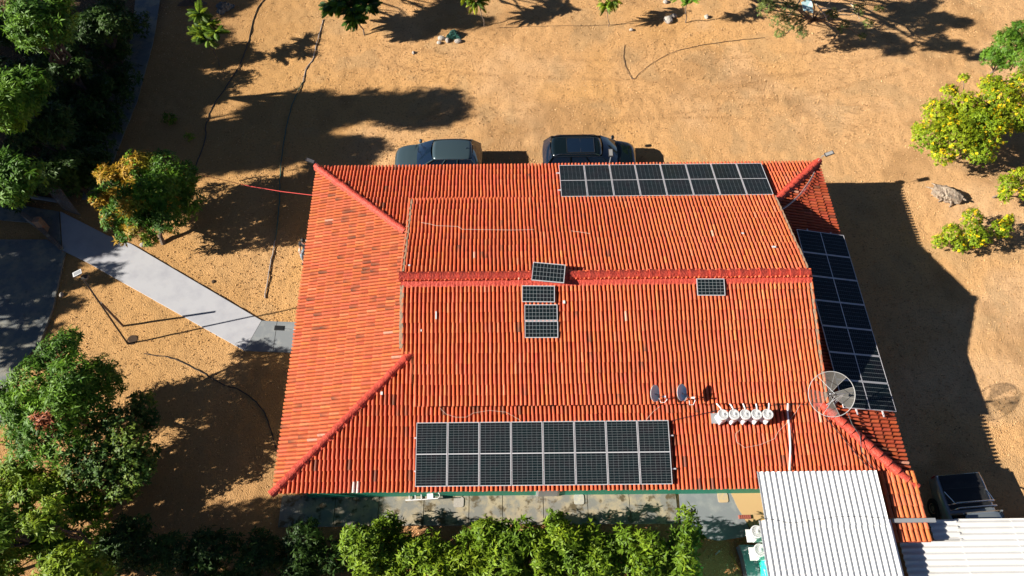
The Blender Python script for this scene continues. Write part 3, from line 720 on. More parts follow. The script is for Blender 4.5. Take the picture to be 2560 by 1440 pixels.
# ------------------------------------------------------------------ roof equipment
CW = []
def condenser(label, pos, group, rz=0, s=1.0, foot=True):
    t = thing('air_conditioner', label, 'air conditioner', pos, rz, group)
    obj('casing', MB().box(0, 0, .17 * s, .33 * s, .33 * s, .30 * s), M['white_metal'], t, local=True, bevel=.03)
    body = MB().lathe([(.0, .30), (.165, .31), (.18, .34), (.185, .50), (.20, .515), (.20, .56), (.175, .585), (.165, .57), (.16, .55), (0, .55)], 24)
    body.v = [(a * s, b * s, c * s) for a, b, c in body.v]; obj('fan_housing', body, M['white_metal'], t, smooth=True, local=True)
    g = MB()
    for k in range(14):
        a = 2 * math.pi * k / 14; pts = [((.03 + .135 * q) * s * math.cos(a + .9 * q), (.03 + .135 * q) * s * math.sin(a + .9 * q), (.59 - .012 * q) * s) for q in (0, .33, .66, 1)]
        g.tube(pts, .006 * s, 4)
    for rr in (.06, .11, .15): g.tube([(rr * s * math.cos(a), rr * s * math.sin(a), .585 * s) for a in np.linspace(0, 2 * math.pi, 17)], .004 * s, 4)
    obj('fan_grille', g, M['grille'], t, local=True)
    obj('hub', MB().lathe([(0, .61), (.03, .608), (.038, .59), (.038, .57)], 12).mesh('hub') if s == 1 else MB().lathe([(0, .61 * s), (.03 * s, .608 * s), (.038 * s, .57 * s)], 12).mesh('hub'), M['white_metal'], t, local=True)
    if foot:
        for k in (-1, 1): obj('foot', MB().box(k * .12 * s, 0, .01, .05, .36 * s, .04), M['dark_metal'], t, local=True)
    return t
for k in range(5):
    y = 10.0; x = 7.52 + k * .405
    condenser(f'white round-topped air conditioner on the roof, {["westernmost", "second from the west", "middle one", "fourth from the west", "easternmost"][k]} of five in a row', sh((x, y, zS(0, y) + .08)), 'air conditioners standing on the roof', .5 + .1 * k)
    a = sh((x - .12 + .08 * k, 10.52, gS(0, 10.52) - .04)); b = sh((x + .1, 10.14, zS(0, 10.14) + .35))
    tag(obj('refrigerant_pipe', MB().tube([a, (a + b) / 2 + U((0, 0, .05)), b], .028, 8), M['white_pipe']), f'white pipe into the {["first", "second", "middle", "fourth", "last"][k]} roof air conditioner from the west', 'pipe', 'white pipes to the air conditioners')
tag(obj('sheet_metal_plate', MB().box(7.30, 10.02, zS(0, 10) + .2, .25, .38, .02, m=Matrix.Rotation(.25, 3, 'X')), M['grey_metal'], shear=True), 'grey sheet metal plate beside the westernmost roof air conditioner', 'metal plate')
for k, (px_, py_) in enumerate(((1893, 1330), (1901, 1376))):
    p = at(px_, py_, 2.3)
    t = condenser(('upper' if k == 0 else 'lower') + ' of the two white air conditioners on the turquoise annex wall', (p.x - .02, p.y, 1.72), 'air conditioners on the annex wall', .75, 1.15, foot=False)
    tag(obj('wall_bracket', MB().box(p.x + .08, p.y, 1.7, .62, .45, .035), M['white_metal']), ('upper' if k == 0 else 'lower') + ' white bracket shelf on the turquoise annex wall', 'bracket', 'brackets of the wall air conditioners')

def roofpt(px_, py_, f, off=.1):
    z = 3.6
    for _ in range(14): p = at(px_, py_, z); z = f(p.x + .0165 * (p.y - 15), p.y) + off
    return at(px_, py_, z)
def small_dish(label, cx, cy, lx, ly, base, tilt, m):
    c = at(cx, cy, 4.5); t = thing('satellite_dish', label, 'satellite dish', tuple(base), 0, 'small satellite dishes')
    n = U((math.cos(tilt), -.30, math.sin(tilt) * .95)).normalized(); mm = n.to_track_quat('Z', 'Y').to_matrix()
    prof = [(0, .0), (.12, .006), (.22, .022), (.29, .045), (.295, .05), (.298, .038), (.22, .006), (.12, -.014), (0, -.02)]
    obj('reflector', MB().lathe(prof, 28, o=c, m=mm), m, t, smooth=True)
    obj('rim', MB().tube([c + mm @ U((.300 * math.cos(a), .300 * math.sin(a), .045)) for a in np.linspace(0, 2 * math.pi, 29)], .010, 6), M['white_metal'], t)
    l = at(lx, ly, 4.35); bt = c - n * .05
    obj('mast', MB().tube([base, U((base.x, base.y, bt.z - .08)), bt], .022, 8), M['grey_metal'], t)
    low = c + mm @ U((0, 0, .0)); low = c + U((.03, 0, -.24))
    obj('feed_arm', MB().tube([low, (low + l) / 2 + U((0, 0, -.02)), l], .012, 6), M['white_metal'], t)
    e = obj('receiver', MB().tube([l + U((-.06, .01, .0)), l + U((.06, 0, .03))], [.030, .042], 10), M['white_metal'], t)
    return l
d1 = small_dish('small grey satellite dish on the south gable, the western one', 1635, 983, 1660, 992, roofpt(1643, 1003, gS, .05), R(40), M['dish_grey'])
d2 = small_dish('small blue-grey satellite dish on the south gable, the eastern one', 1702, 981, 1732, 995, roofpt(1712, 1003, gS, .05), R(44), pmat('dish_blue', (.22, .46, .62), rough=.35))
for nm, a, pts in (('western', d1, ((1668, 998), (1662, 1006), (1652, 1006), (1648, 996))), ('eastern', d2, ((1738, 1000), (1733, 1012), (1724, 1012), (1723, 1001)))):
    P = [a] + [roofpt(x, y, gS, .12) for x, y in pts]
    tag(obj('coaxial_cable', MB().tube(P, .012, 6), M['white_pipe']), f'white looped cable hanging from the {nm} small satellite dish', 'cable')
# big mesh dish
c = at(2077, 985, 4.75); base = roofpt(2085, 1010, lambda x, y: zS(x, y), .05)
bd = thing('mesh_satellite_dish', 'large pale round mesh satellite dish with missing segments at the roof corner', 'satellite dish', tuple(base))
n = U((-.10, -.42, .90)).normalized(); mm = n.to_track_quat('Z', 'Y').to_matrix(); RD = .80; DP = .20
def dp(r, a): return c + mm @ U((r * math.cos(a), r * math.sin(a), DP * (r / RD) ** 2 - DP * .5))
NS = 12
for k in range(NS):
    a0, a1 = 2 * math.pi * k / NS, 2 * math.pi * (k + 1) / NS
    obj('rib', MB().tube([dp(.06, a0), dp(.35, a0), dp(.6, a0), dp(RD, a0)], .006, 5), M['rib'], bd)
    if k in (1, 4, 5, 8, 10): continue
    mb = MB(); mb.grid(lambda s_, t_: dp(.08 + (RD - .08) * s_, a0 + (a1 - a0) * t_), 5, 3); obj('mesh_segment', mb, M['mesh_dish'], bd)
obj('rim', MB().tube([dp(RD, a) for a in np.linspace(0, 2 * math.pi, 41)], .012, 6), M['rim_grey'], bd)
fp = c + n * .55
for a in (.3, 2.4, 4.5): obj('feed_strut', MB().tube([dp(RD * .96, a), fp], .008, 5), M['grey_metal'], bd)
obj('feed_horn', MB().tube([fp - n * .08, fp + n * .05], [.05, .03], 10), M['dark_metal'], bd)
obj('mast', MB().tube([base, U((base.x, base.y, c.z - .3)), c - n * .1], .035, 8), M['grey_metal'], bd)
obj('brace', MB().tube([base + U((.35, .3, 0)), U((base.x, base.y, c.z - .3))], .015, 6), M['grey_metal'], bd); obj('brace', MB().tube([base + U((-.4, -.1, 0)), U((base.x, base.y, c.z - .3))], .015, 6), M['grey_metal'], bd)

# ------------------------------------------------------------------ street lights on the eaves, poles
def solar_lamp(label, foot, head, dirn, gp='solar street lights', box=None):
    t = thing('solar_street_light', label, 'street light', tuple(foot), 0, gp)
    dv = U((dirn[0], dirn[1], .12)).normalized(); sd_ = dv.cross(U((0, 0, 1))).normalized(); up = sd_.cross(dv); h = U(head)
    def bx(c, l, w_, t_): return MB().add([c + dv * (sx * l / 2) + sd_ * (sy * w_ / 2) + up * (sz * t_ / 2) for sz in (-1, 1) for sx, sy in ((-1, -1), (1, -1), (1, 1), (-1, 1))], [(3, 2, 1, 0), (4, 5, 6, 7), (0, 1, 5, 4), (1, 2, 6, 5), (2, 3, 7, 6), (3, 0, 4, 7)])
    obj('lamp_head', bx(h, .42, .21, .045), M['dark_metal'], t, bevel=.012)
    obj('solar_cell_panel', bx(h + up * .026, .33, .155, .008), M['lampcell'] if box != 'dark' else M['vinyl'], t)
    obj('arm', MB().tube([foot, U((foot[0], foot[1], h.z - .12)) * .6 + (h - dv * .2) * .4, h - dv * .18], .02, 8), M['grey_metal'], t)
    return t
f = sh((XW + .1, YN - .1, 2.85)); h = at(776, 402, 3.25); solar_lamp('small solar street light on the northwest roof corner', f, h, (h - f).xy)
f = at(1524, 407, 3.0); h = at(1527, 382, 3.4); solar_lamp('small solar street light at the north eave in front of the black car', f, h, (0, 1))
f = sh((XE - .05, YN - .05, 2.85)); h = at(2073, 384, 3.3); solar_lamp('small solar street light on the northeast roof corner', f, h, (h - f).xy)
f = at(745, 824, 2.45); h = at(699, 820, 2.5); solar_lamp('dark solar street light reaching out over the path from the west eave', f, h, (-1, 0), box='dark')
B = at(320, 860); T = at(203, 690, 4.75)
pl = thing('solar_pole', 'tall thin dark pole with a small white solar panel on top beside the path', 'pole', tuple(B))
obj('pole', MB().tube([B, B + (T - B) * .5, T], [.04, .035, .03], 8), M['dark_metal'], pl)
sx = U((.62, .78, .0)).normalized(); sy = U((-.7, .55, .25)).normalized(); pc = at(193, 683, 4.9)
def plate(c, a, b, la, lb, th):
    nn_ = a.cross(b).normalized(); return MB().add([c + a * (i * la / 2) + b * (j * lb / 2) + nn_ * (k * th / 2) for k in (-1, 1) for i, j in ((-1, -1), (1, -1), (1, 1), (-1, 1))], [(3, 2, 1, 0), (4, 5, 6, 7), (0, 1, 5, 4), (1, 2, 6, 5), (2, 3, 7, 6), (3, 0, 4, 7)])
sx = U((.85, .5, .08)).normalized(); sy = U((-.45, .82, -.2)).normalized(); sy = (sy - sx * sy.dot(sx)).normalized()
obj('panel_frame', plate(pc, sx, sy, .34, .27, .03), M['white_metal'], pl); obj('panel_cells', plate(pc + sx.cross(sy) * .018, sx, sy, .26, .18, .01), M['grey_metal'], pl)
obj('flood_light', MB().box(T.x + .12, T.y - .02, T.z - .08, .22, .2, .1), M['dark_metal'], pl)
B = at(308, 815); T = at(252, 757, 2.2)
tag(obj('wooden_post', MB().tube([B, T], [.055, .05], 8), M['wood']), 'short weathered wooden post leaning beside the tall pole', 'post')
p = at(331, 850); tag(obj('pit', MB().lathe([(0, .012), (.12, .015), (.2, .02), (.24, .012)], 14, o=(p.x, p.y, 0)), M['hole']), 'small dark pit dug in the sand at the foot of the pole', 'pit')
p = at(534, 704); tag(obj('stone', MB().lathe([(0, .05), (.06, .045), (.1, .01)], 8, o=(p.x, p.y, 0)), M['hole']), 'small dark clump on the sand north of the path', 'stone')

# ------------------------------------------------------------------ hoses, wires and pipes
def gpath(pts, z=.03, sub=6):
    P = [at(x, y, z) for x, y in pts]; out = []
    for i in range(len(P) - 1):
        p0, p1, p2, p3 = P[max(i - 1, 0)], P[i], P[i + 1], P[min(i + 2, len(P) - 1)]
        for k in range(sub):
            t = k / sub; out.append(.5 * ((2 * p1) + (p2 - p0) * t + (2 * p0 - 5 * p1 + 4 * p2 - p3) * t * t + (3 * p1 - p0 - 3 * p2 + p3) * t ** 3))
    out.append(P[-1])
    return [p + U((rt.uniform(-.02, .02), rt.uniform(-.02, .02), 0)) for p in out]
def hose(name, label, pts, r, m, cat='hose', z=.03): return tag(obj(name, MB().tube(gpath(pts, z), r, 6), M[m]), label, cat)
hose('garden_hose', 'black hose snaking from the top edge down to the orange-tipped tree', [(668, -10), (640, 30), (622, 100), (600, 160), (560, 225), (535, 260), (515, 310), (513, 350), (487, 420)], .026, 'black_hose')
hose('garden_hose', 'pale grey hose length from the top tree to the large shadow', [(808, 48), (800, 80), (790, 115), (782, 148), (765, 172), (757, 205)], .024, 'grey_hose')
hose('garden_hose', 'dark green hose running through the shadow toward the path', [(757, 205), (735, 250), (715, 320), (704, 400), (700, 440), (697, 520), (692, 580), (688, 600)], .024, 'green_hose')
hose('garden_hose', 'light grey hose end lying on sunlit sand near the path', [(688, 600), (680, 640), (672, 680), (662, 745)], .026, 'grey_hose')
hose('garden_hose', 'black hose curving through the shade of the southwest trees', [(360, 885), (420, 893), (470, 912), (520, 940), (560, 962), (600, 975), (640, 1005), (665, 1040), (680, 1085), (690, 1120)], .022, 'black_hose')
a = at(465, 428, 1.6); b = sh((XW + .05, 21.2, 2.55)); mid = (a + b) / 2 - U((0, 0, .25))
tag(obj('red_line', MB().tube([a + (mid - a) * 0, a * .56 + mid * .5 - a * .06, mid, mid * .5 + b * .5 - U((0, 0, .06)), b], .014, 6), M['red_hose']), 'thin pinkish red line strung from the orange-tipped tree to the west eave', 'line')
hose('wire', 'thin dark wire bent into a hook shape on the open sand', [(1563, 112), (1559, 140), (1566, 170), (1583, 197), (1600, 182), (1640, 152), (1690, 128), (1760, 112), (1830, 102), (1912, 94)], .012, 'black_hose', 'wire', .02)
hose('wire', 'thin dark wire running east past the small sapling at the top', [(1240, 70), (1330, 66), (1460, 64), (1560, 60), (1640, 50)], .008, 'black_hose', 'wire', .02)
def rcable(name, label, pts, f, r, m, cat='cable', off=.12):
    P = [roofpt(x, y, f, off) for x, y in pts]; return tag(obj(name, MB().tube(P, r, 5), M[m]), label, cat)
rcable('cable', 'pale thin cable lying wavy across the north gable tiles', [(1053, 556), (1075, 560), (1090, 564), (1145, 566), (1155, 573), (1200, 574), (1280, 575), (1335, 574)], gN, .009, 'wire_pale')
rcable('cable', 'short pale cable on the north gable tiles east of centre', [(1428, 577), (1450, 580), (1475, 584)], gN, .008, 'wire_pale')
rcable('cable', 'black cable from the south panel row up to the roof air conditioners', [(1678, 1052), (1720, 1042), (1790, 1027), (1850, 1020), (1960, 1010), (2030, 1012)], zS, .013, 'black_hose')
rcable('cable', 'pale wire looping over the south tiles below the air conditioners', [(1850, 1075), (1838, 1085), (1842, 1105), (1862, 1119), (1900, 1112), (1936, 1097), (1945, 1080), (1965, 1060), (1990, 1030), (2000, 1012)], zS, .008, 'wire_pale')
rcable('cable', 'pale curved wire between the gable eave and the middle south panels', [(1100, 1020), (1115, 1035), (1140, 1043), (1165, 1043), (1185, 1032), (1225, 1026), (1265, 1030), (1300, 1050)], zS, .007, 'wire_pale')
rcable('cable', 'short pale wire from the western small dish to the south panels', [(1650, 1016), (1632, 1030), (1615, 1050)], zS, .008, 'wire_pale')
rcable('drain_pipe', 'white pipe running straight down the south roof to the corrugated roof', [(1970, 1006), (1969, 1030), (1974, 1075), (1976, 1120), (1974, 1176)], zS, .033, 'white_pipe', 'pipe', .15)
rcable('cable', 'black cable from the big mesh dish along the hip to the corrugated roof', [(2060, 1040), (2085, 1068), (2110, 1098), (2140, 1135), (2172, 1170)], zS, .016, 'black_hose', off=.14)
rcable('cable', 'black cable from the east panels across the red hip', [(2118, 1028), (2130, 1060), (2150, 1090), (2155, 1130), (2178, 1165), (2192, 1176)], lambda x, y: min(zS(x, y), zE(x, y)), .016, 'black_hose', off=.24)
rcable('cable', 'pair of pale cables along the northeast hip, the upper one', [(2036, 430), (2022, 455), (2000, 485), (1975, 508), (1955, 522)], zE, .016, 'grey_hose', off=.16)
rcable('cable', 'pair of pale cables along the northeast hip, the lower one', [(2034, 438), (2012, 475), (1990, 498), (1968, 516), (1951, 527)], zE, .014, 'white_pipe', off=.14)
rcable('cable', 'thin dark wire waving across the white corrugated roof', [(1908, 1296), (1940, 1300), (1970, 1307), (2000, 1306), (2040, 1298), (2090, 1292), (2150, 1291), (2240, 1297)], lambda x, y: zr(y), .008, 'black_hose', off=.07)

# ------------------------------------------------------------------ step ladder lying by the wall
ld = thing('step_ladder', 'white aluminium step ladder lying beside the green wall on the walkway', 'ladder', tuple(at(1050, 1245, .1)))
def lp(x, y, z): return at(x, y, z)
for s, (y0, y1) in enumerate(((1235, 1231), (1251, 1246))):
    obj('side_rail', MB().tube([lp(1014, y0, .12), lp(1060, (y0 + y1) / 2, .35), lp(1090, y1, .52)], .018, 6), M['alu'], ld)
    obj('rear_leg', MB().tube([lp(1013, y0 - (3 if s == 0 else 3), .1), lp(1080, y1 + 2, .12)], .014, 6), M['alu'], ld)
for i, x in enumerate((1023, 1038, 1053)):
    f = (x - 1014) / 76
    obj('step', MB().tube([lp(x, 1234 - 3 * f, .12 + .4 * f), lp(x + 1, 1251 - 3 * f, .12 + .4 * f)], .022, 6), M['alu'], ld)
A = [lp(1067, 1232, .42), lp(1082, 1231, .48), lp(1083, 1247, .48), lp(1068, 1248, .42)]
obj('platform', MB().add(A + [p - U((0, 0, .03)) for p in A], [(3, 2, 1, 0), (4, 5, 6, 7), (0, 1, 5, 4), (1, 2, 6, 5), (2, 3, 7, 6), (3, 0, 4, 7)]), M['alu'], ld)
obj('handle_hoop', MB().tube([lp(1084, 1231, .5), lp(1095, 1231, .55), lp(1099, 1236, .57), lp(1099, 1241, .57), lp(1095, 1246, .55), lp(1084, 1247, .5)], .016, 6), M['white_metal'], ld)

# ------------------------------------------------------------------ cars
def lerp_tab(tab, x):
    for (a, va), (b, vb) in zip(tab, tab[1:]):
        if x <= b: t = (x - a) / (b - a); t = t * t * (3 - 2 * t) * .5 + t * .5; return va + (vb - va) * t
    return tab[-1][1]
def make_car(label, loc, rz, L, W, H, paint, roofx, sunroof=False, rails=False, antenna=False, colroof=None):
    """+x is forward; roofx = (rear glass foot, roof rear, roof front, windscreen foot) as fractions of L"""
    t = thing('parked_car', label, 'car', loc, rz, 'cars parked along the north eave'); P = M[paint]; hw = W / 2
    top = [(-.5, .78), (-.485, .92), (-.45, .99), (-.3, 1.0), (.1, 1.0), (.22, 1.03), (.32, 1.0), (.42, .93), (.47, .84), (.5, .66)]
    wid = [(-.5, .80), (-.48, .9), (-.43, .965), (-.3, 1.0), (.25, 1.0), (.36, .975), (.43, .92), (.475, .82), (.5, .66)]
    m_ = MB(); NX, ring = 34, None; V = []
    for i in range(NX + 1):
        x = -.5 + i / NX; z = lerp_tab(top, x) * (H / 1.62); ww = lerp_tab(wid, x) * hw; zb = .26 + .1 * max(0, abs(x) - .42) / .08
        pr = [(0, zb), (.82, zb), (.96, zb + .06), (1.0, zb + .22), (1.0, z - .24), (.975, z - .12), (.93, z - .05), (.85, z - .005), (.6, z + .028), (.3, z + .042), (0, z + .046)]
        row = [(x * L, -a * ww, b) for a, b in pr] + [(x * L, a * ww, b) for a, b in pr[-2:0:-1]]; V += row; n = len(row)
    Fc = [(i * n + k, i * n + (k + 1) % n, (i + 1) * n + (k + 1) % n, (i + 1) * n + k) for i in range(NX) for k in range(n)]
    Fc += [tuple(range(n))[::-1], tuple(range(NX * n, NX * n + n))]
    obj('body', m_.add(V, Fc), P, t, smooth=True, local=True)
    r0, r1, r2, r3 = [f * L for f in roofx]; zb = .99 * H / 1.62; bw, tw = hw * .90, hw * .70
    zt = lambda x: H - .035 - .05 * ((x - (r1 + r2) / 2) / ((r2 - r1) / 2)) ** 2
    rf = MB().grid(lambda a, b: (lambda x, q: (x + .05 * (1 - q * q) * (1 if a > .5 else -1) * (abs(a - .5) * 2) ** 3, q * (tw + .03) * (1 - .10 * abs(2 * a - 1) ** 4), zt(x) + .035 * (1 - q * q) - .03 * abs(q) ** 6))(r1 + (r2 - r1) * a, 2 * b - 1), 12, 10)
    ro = obj('roof', rf, M[colroof] if colroof else P, t, smooth=True, local=True)
    s_ = ro.modifiers.new('thickness', 'SOLIDIFY'); s_.thickness = .03
    def glasspatch(nm, xa, xb, bow, m='glass'):        # xa at the belt, xb at the roof
        g = MB().grid(lambda a, b: (lambda q: (xa + (xb - xa) * a + bow * (1 - q * q), q * (bw + (tw - bw) * a) * .97, zb + (zt(xb) - zb - .004) * a + .02 * math.sin(math.pi * a)))(2 * b - 1), 6, 10)
        return obj(nm, g, M[m], t, smooth=True, local=True)
    glasspatch('windscreen', r3, r2 + .01, .12); glasspatch('rear_window', r0, r1 - .01, -.08)
    for s in (-1, 1):
        def side(a, b, ins=0.0): x0 = r0 + (r3 - r0) * a; x1 = r1 + (r2 - r1) * a; return (x0 + (x1 - x0) * b, s * (bw + (tw - bw) * b - ins), zb - .01 + (zt(x1) - zb) * b)
        obj('side_window', MB().grid(lambda a, b: side(a, b, .006), 8, 4), M['glass'], t, smooth=True, local=True)
        for a in (0.0, .36, .66, 1.0): obj('pillar', MB().tube([side(a, 0), side(a, .5), side(a, 1)], .03 if a in (0, 1) else .02, 6), P, t, local=True)
        obj('window_trim', MB().tube([side(k / 8, 0, -.012) for k in range(9)], .013, 5), M['chrome'], t, local=True)
        obj('window_trim', MB().tube([side(1, k / 4, -.01) for k in range(5)] + [side(1 - k / 8, 1, -.012) for k in range(9)], .012, 5), M['chrome'], t, local=True)
        mx_ = r3 - .12; mo = obj('mirror', MB().lathe([(0, -.09), (.07, -.08), (.09, 0), (.07, .08), (0, .09)], 10, o=(mx_, s * (hw + .09), zb + .04), m=Matrix.Rotation(R(90), 3, 'X')), P, t, smooth=True, local=True)
        for fx in (-.31, .31):
            wx_ = fx * L; wh = obj('wheel', MB().lathe([(.0, .11), (.19, .11), (.21, .10), (.33, .11), (.345, .08), (.345, -.08), (.33, -.11), (0, -.11)], 22, o=(wx_, s * (hw - .10), .345), m=Matrix.Rotation(R(-90 * s), 3, 'X')), M['rubber'], t, local=True)
            obj('rim', MB().lathe([(0, .125), (.05, .125), (.12, .105), (.20, .12), (.20, .09)], 10, o=(wx_, s * (hw - .10), .345), m=Matrix.Rotation(R(-90 * s), 3, 'X')), M['chrome'], wh, local=True)
        obj('headlight', MB().lathe([(0, .04), (.10, .03), (.14, 0)], 10, o=(.452 * L, s * hw * .68, .76 * H / 1.62), m=Matrix.Rotation(R(70), 3, 'Y')), M['headlight'], t, smooth=True, local=True)
        obj('tail_light', MB().box(-.482 * L, s * hw * .74, .82 * H / 1.62, .08, .2, .16), M['red_lens'], t, local=True, bevel=.02)
        if rails: obj('roof_rail', MB().tube([(r1 + .1, s * tw * .93, zt(r1 + .1) + .01), (r1 + .3, s * tw * .93, H + .04), (r2 - .3, s * tw * .93, H + .04), (r2 - .08, s * tw * .93, zt(r2 - .1) + .01)], .018, 6), M['chrome'], t, local=True)
        obj('wiper', MB().tube([(r3 + .10, s * .1, zb + .03), (r3 - .02, s * .55 + .08, zb + .07)], .012, 5), M['rubber'], t, local=True)
    obj('bonnet_seam', MB().tube([(r3 + .17 - .10 * abs(q) ** 2, q * hw * .80, zb + .055) for q in np.linspace(-1, 1, 9)], .010, 5), M['rubber'], t, local=True)
    obj('number_plate', MB().box(.503 * L, 0, .45, .02, .4, .12), M['grey_metal'], t, local=True)
    if sunroof:
        x0, x1 = r1 + (r2 - r1) * .30, r1 + (r2 - r1) * .86
        sr = obj('sunroof', MB().grid(lambda a, b: (x0 + (x1 - x0) * a, (2 * b - 1) * tw * .70, zt(x0 + (x1 - x0) * a) + .043 - .02 * (2 * b - 1) ** 2), 6, 6), M['glass'], t, smooth=True, local=True)
        zz = H + .012
        for pts in ([(x0, -tw * .7), (x1, -tw * .7)], [(x0, tw * .7), (x1, tw * .7)], [(x0, -tw * .7), (x0, tw * .7)], [(x1, -tw * .7), (x1, tw * .7)], [((x0 + x1) / 2, -tw * .7), ((x0 + x1) / 2, tw * .7)]):
            obj('seal', MB().tube([(a, b, zz - .016) for a, b in pts], .008, 5), M['dark_metal'], sr, local=True)
    if antenna: obj('antenna', MB().tube([(r1 + .28, 0, H + .0), (r1 + .12, 0, H + .09), (r1 + .02, 0, H + .14)], [.02, .012, .005], 6), M['chrome'], t, local=True)
    return t
make_car('slate blue-grey car parked facing west beside the north eave, left of the black one', (-3.60, 24.78, 0), math.pi, 4.35, 1.8, 1.55, 'paint_teal', (-.485, -.385, .04, .235), antenna=True)
make_car('black car with a panoramic sunroof parked facing east at the north eave', (3.93, 24.80, 0), 0, 4.65, 1.88, 1.68, 'paint_black', (-.49, -.41, .10, .28), sunroof=True, rails=True)

# pickup under the carport edge
t = thing('pickup_truck', 'silver pickup with black bed cover and roll bars half under the white carport', 'pickup', (17.25, 5.98, 0), R(-86)); hw = .93
m_ = MB(); V = []; NX = 30
for i in range(NX + 1):
    x = -2.6 + 5.2 * i / NX; z = 1.10 if x < .95 else 1.10 - .12 * ((x - .95) / 1.65) ** 2; ww = hw * (1 - .05 * max(0, abs(x) - 2.2) / .4)
    fl = .05 * math.exp(-((x + 1.55) / .5) ** 2) + .05 * math.exp(-((x - 1.65) / .5) ** 2)
    pr = [(0, .45), (ww * .9, .45), (ww + fl, .55), (ww + fl, .8), (ww + fl * .4, 1.0), (ww - .03, z), (ww - .10, z + .02), (0, z + (.03 if x > .95 else .0))]
    row = [(x, -a, b) for a, b in pr] + [(x, a, b) for a, b in pr[-2:0:-1]]; V += row; n = len(row)
Fc = [(i * n + k, i * n + (k + 1) % n, (i + 1) * n + (k + 1) % n, (i + 1) * n + k) for i in range(NX) for k in range(n)] + [tuple(range(n))[::-1], tuple(range(NX * n, NX * n + n))]
obj('body', m_.add(V, Fc), M['paint_silver'], t, smooth=True, local=True)
obj('bed_cover', MB().grid(lambda a, b: (-2.58 + 1.32 * a, (2 * b - 1) * .80, 1.155 - .012 * (2 * b - 1) ** 4 + .006 * math.sin(a * 19)), 24, 10), M['vinyl'], t, smooth=True, local=True)
for x in (-2.05, -1.55): obj('cover_rib', MB().tube([(x, -.78, 1.15), (x, .78, 1.15)], .016, 5), M['dark_metal'], t, local=True)
for x, z in ((-1.42, 1.56), (-1.22, 1.60)): obj('roll_bar', MB().tube([(x - .05, -.80, 1.15), (x, -.74, z - .05), (x, -.66, z), (x, .66, z), (x, .74, z - .05), (x - .05, .80, 1.15)], .032, 8), M['chrome'], t, smooth=True, local=True)
for s in (-1, 1): obj('roll_bar_brace', MB().tube([(-1.95, s * .80, 1.16), (-1.4, s * .74, 1.50)], .022, 6), M['chrome'], t, local=True)
cab = MB().grid(lambda a, b: (-1.02 + 1.7 * a, (2 * b - 1) * .70, 1.80 - .07 * abs(2 * b - 1) ** 4 - .05 * abs(2 * a - 1) ** 4), 12, 10); co = obj('cab_roof', cab, M['paint_silver'], t, smooth=True, local=True)
co.modifiers.new('thickness', 'SOLIDIFY').thickness = .04
obj('rear_window', MB().grid(lambda a, b: (-1.12 + .14 * a, (2 * b - 1) * (.80 - .1 * a), 1.12 + .63 * a), 4, 4), M['glass'], t, local=True)
obj('windscreen', MB().grid(lambda a, b: (1.3 - .62 * a, (2 * b - 1) * (.82 - .12 * a), 1.12 + .63 * a), 4, 4), M['glass'], t, local=True)
for s in (-1, 1):
    obj('side_window', MB().grid(lambda a, b: (-1.12 + 2.42 * a + (.14 - .76 * a) * b, s * (.84 - .13 * b), 1.08 + .67 * b), 6, 4), M['glass'], t, local=True)
    for a in (0, .5, 1): obj('pillar', MB().tube([(-1.12 + 2.42 * a + (.14 - .76 * a) * b, s * (.85 - .13 * b), 1.08 + .67 * b) for b in (0, .5, 1)], .035, 6), M['paint_silver'], t, local=True)
    for x in (-1.55, 1.65):
        wh = obj('wheel', MB().lathe([(.0, .12), (.21, .12), (.35, .13), (.38, .09), (.38, -.1), (.35, -.13), (0, -.13)], 22, o=(x, s * .90, .38), m=Matrix.Rotation(R(-90 * s), 3, 'X')), M['rubber'], t, local=True)
        obj('rim', MB().lathe([(0, .14), (.06, .14), (.14, .11), (.21, .135), (.21, .1)], 10, o=(x, s * .90, .38), m=Matrix.Rotation(R(-90 * s), 3, 'X')), M['chrome'], wh, local=True)
    obj('tail_light', MB().box(-2.60, s * .84, .92, .05, .12, .26), M['red_lens'], t, local=True, bevel=.015)

# ------------------------------------------------------------------ person sitting by the west wall
pp = at(762, 622, .45); px0, py0 = pp.x + .12, pp.y + .0
per = thing('person', 'person with dark hair and dark shirt sitting half hidden under the west eave', 'person', (px0, py0, 0), R(-100))
def skin(name, joints, edges, mat, parent, lv=2, root=0):
    me = bpy.data.meshes.new(name); me.from_pydata([j[:3] for j in joints], edges, []); o = bpy.data.objects.new(name, me); COL.objects.link(o)
    s = o.modifiers.new('skin', 'SKIN'); s.use_smooth_shade = True
    for i, j in enumerate(joints): r_ = j[3]; me.skin_vertices[0].data[i].radius = (r_, r_ if len(j) < 5 else j[4])
    me.skin_vertices[0].data[root].use_root = True
    o.modifiers.new('sub', 'SUBSURF').levels = lv; o.modifiers['sub'].render_levels = lv; me.materials.append(mat); o.parent = parent; return o
J = [(0, 0, .50, .13), (.02, 0, .72, .13), (.03, 0, .92, .13), (.05, 0, 1.05, .06), (.07, 0, 1.17, .10), (.09, 0, 1.26, .085),
     (.05, .18, .98, .06), (.16, .24, .76, .045), (.36, .16, .66, .035), (.05, -.18, .98, .06), (.16, -.24, .76, .045), (.36, -.16, .66, .035),
     (.02, .10, .49, .10), (.44, .13, .50, .07), (.46, .13, .08, .045), (.60, .14, .05, .04), (.02, -.10, .49, .10), (.44, -.13, .50, .07), (.46, -.13, .08, .045), (.60, -.14, .05, .04)]
E_ = [(0, 1), (1, 2), (2, 3), (3, 4), (4, 5), (2, 6), (6, 7), (7, 8), (2, 9), (9, 10), (10, 11), (0, 12), (12, 13), (13, 14), (14, 15), (0, 16), (16, 17), (17, 18), (18, 19)]
skin('body', J, E_, M['skin'], per)
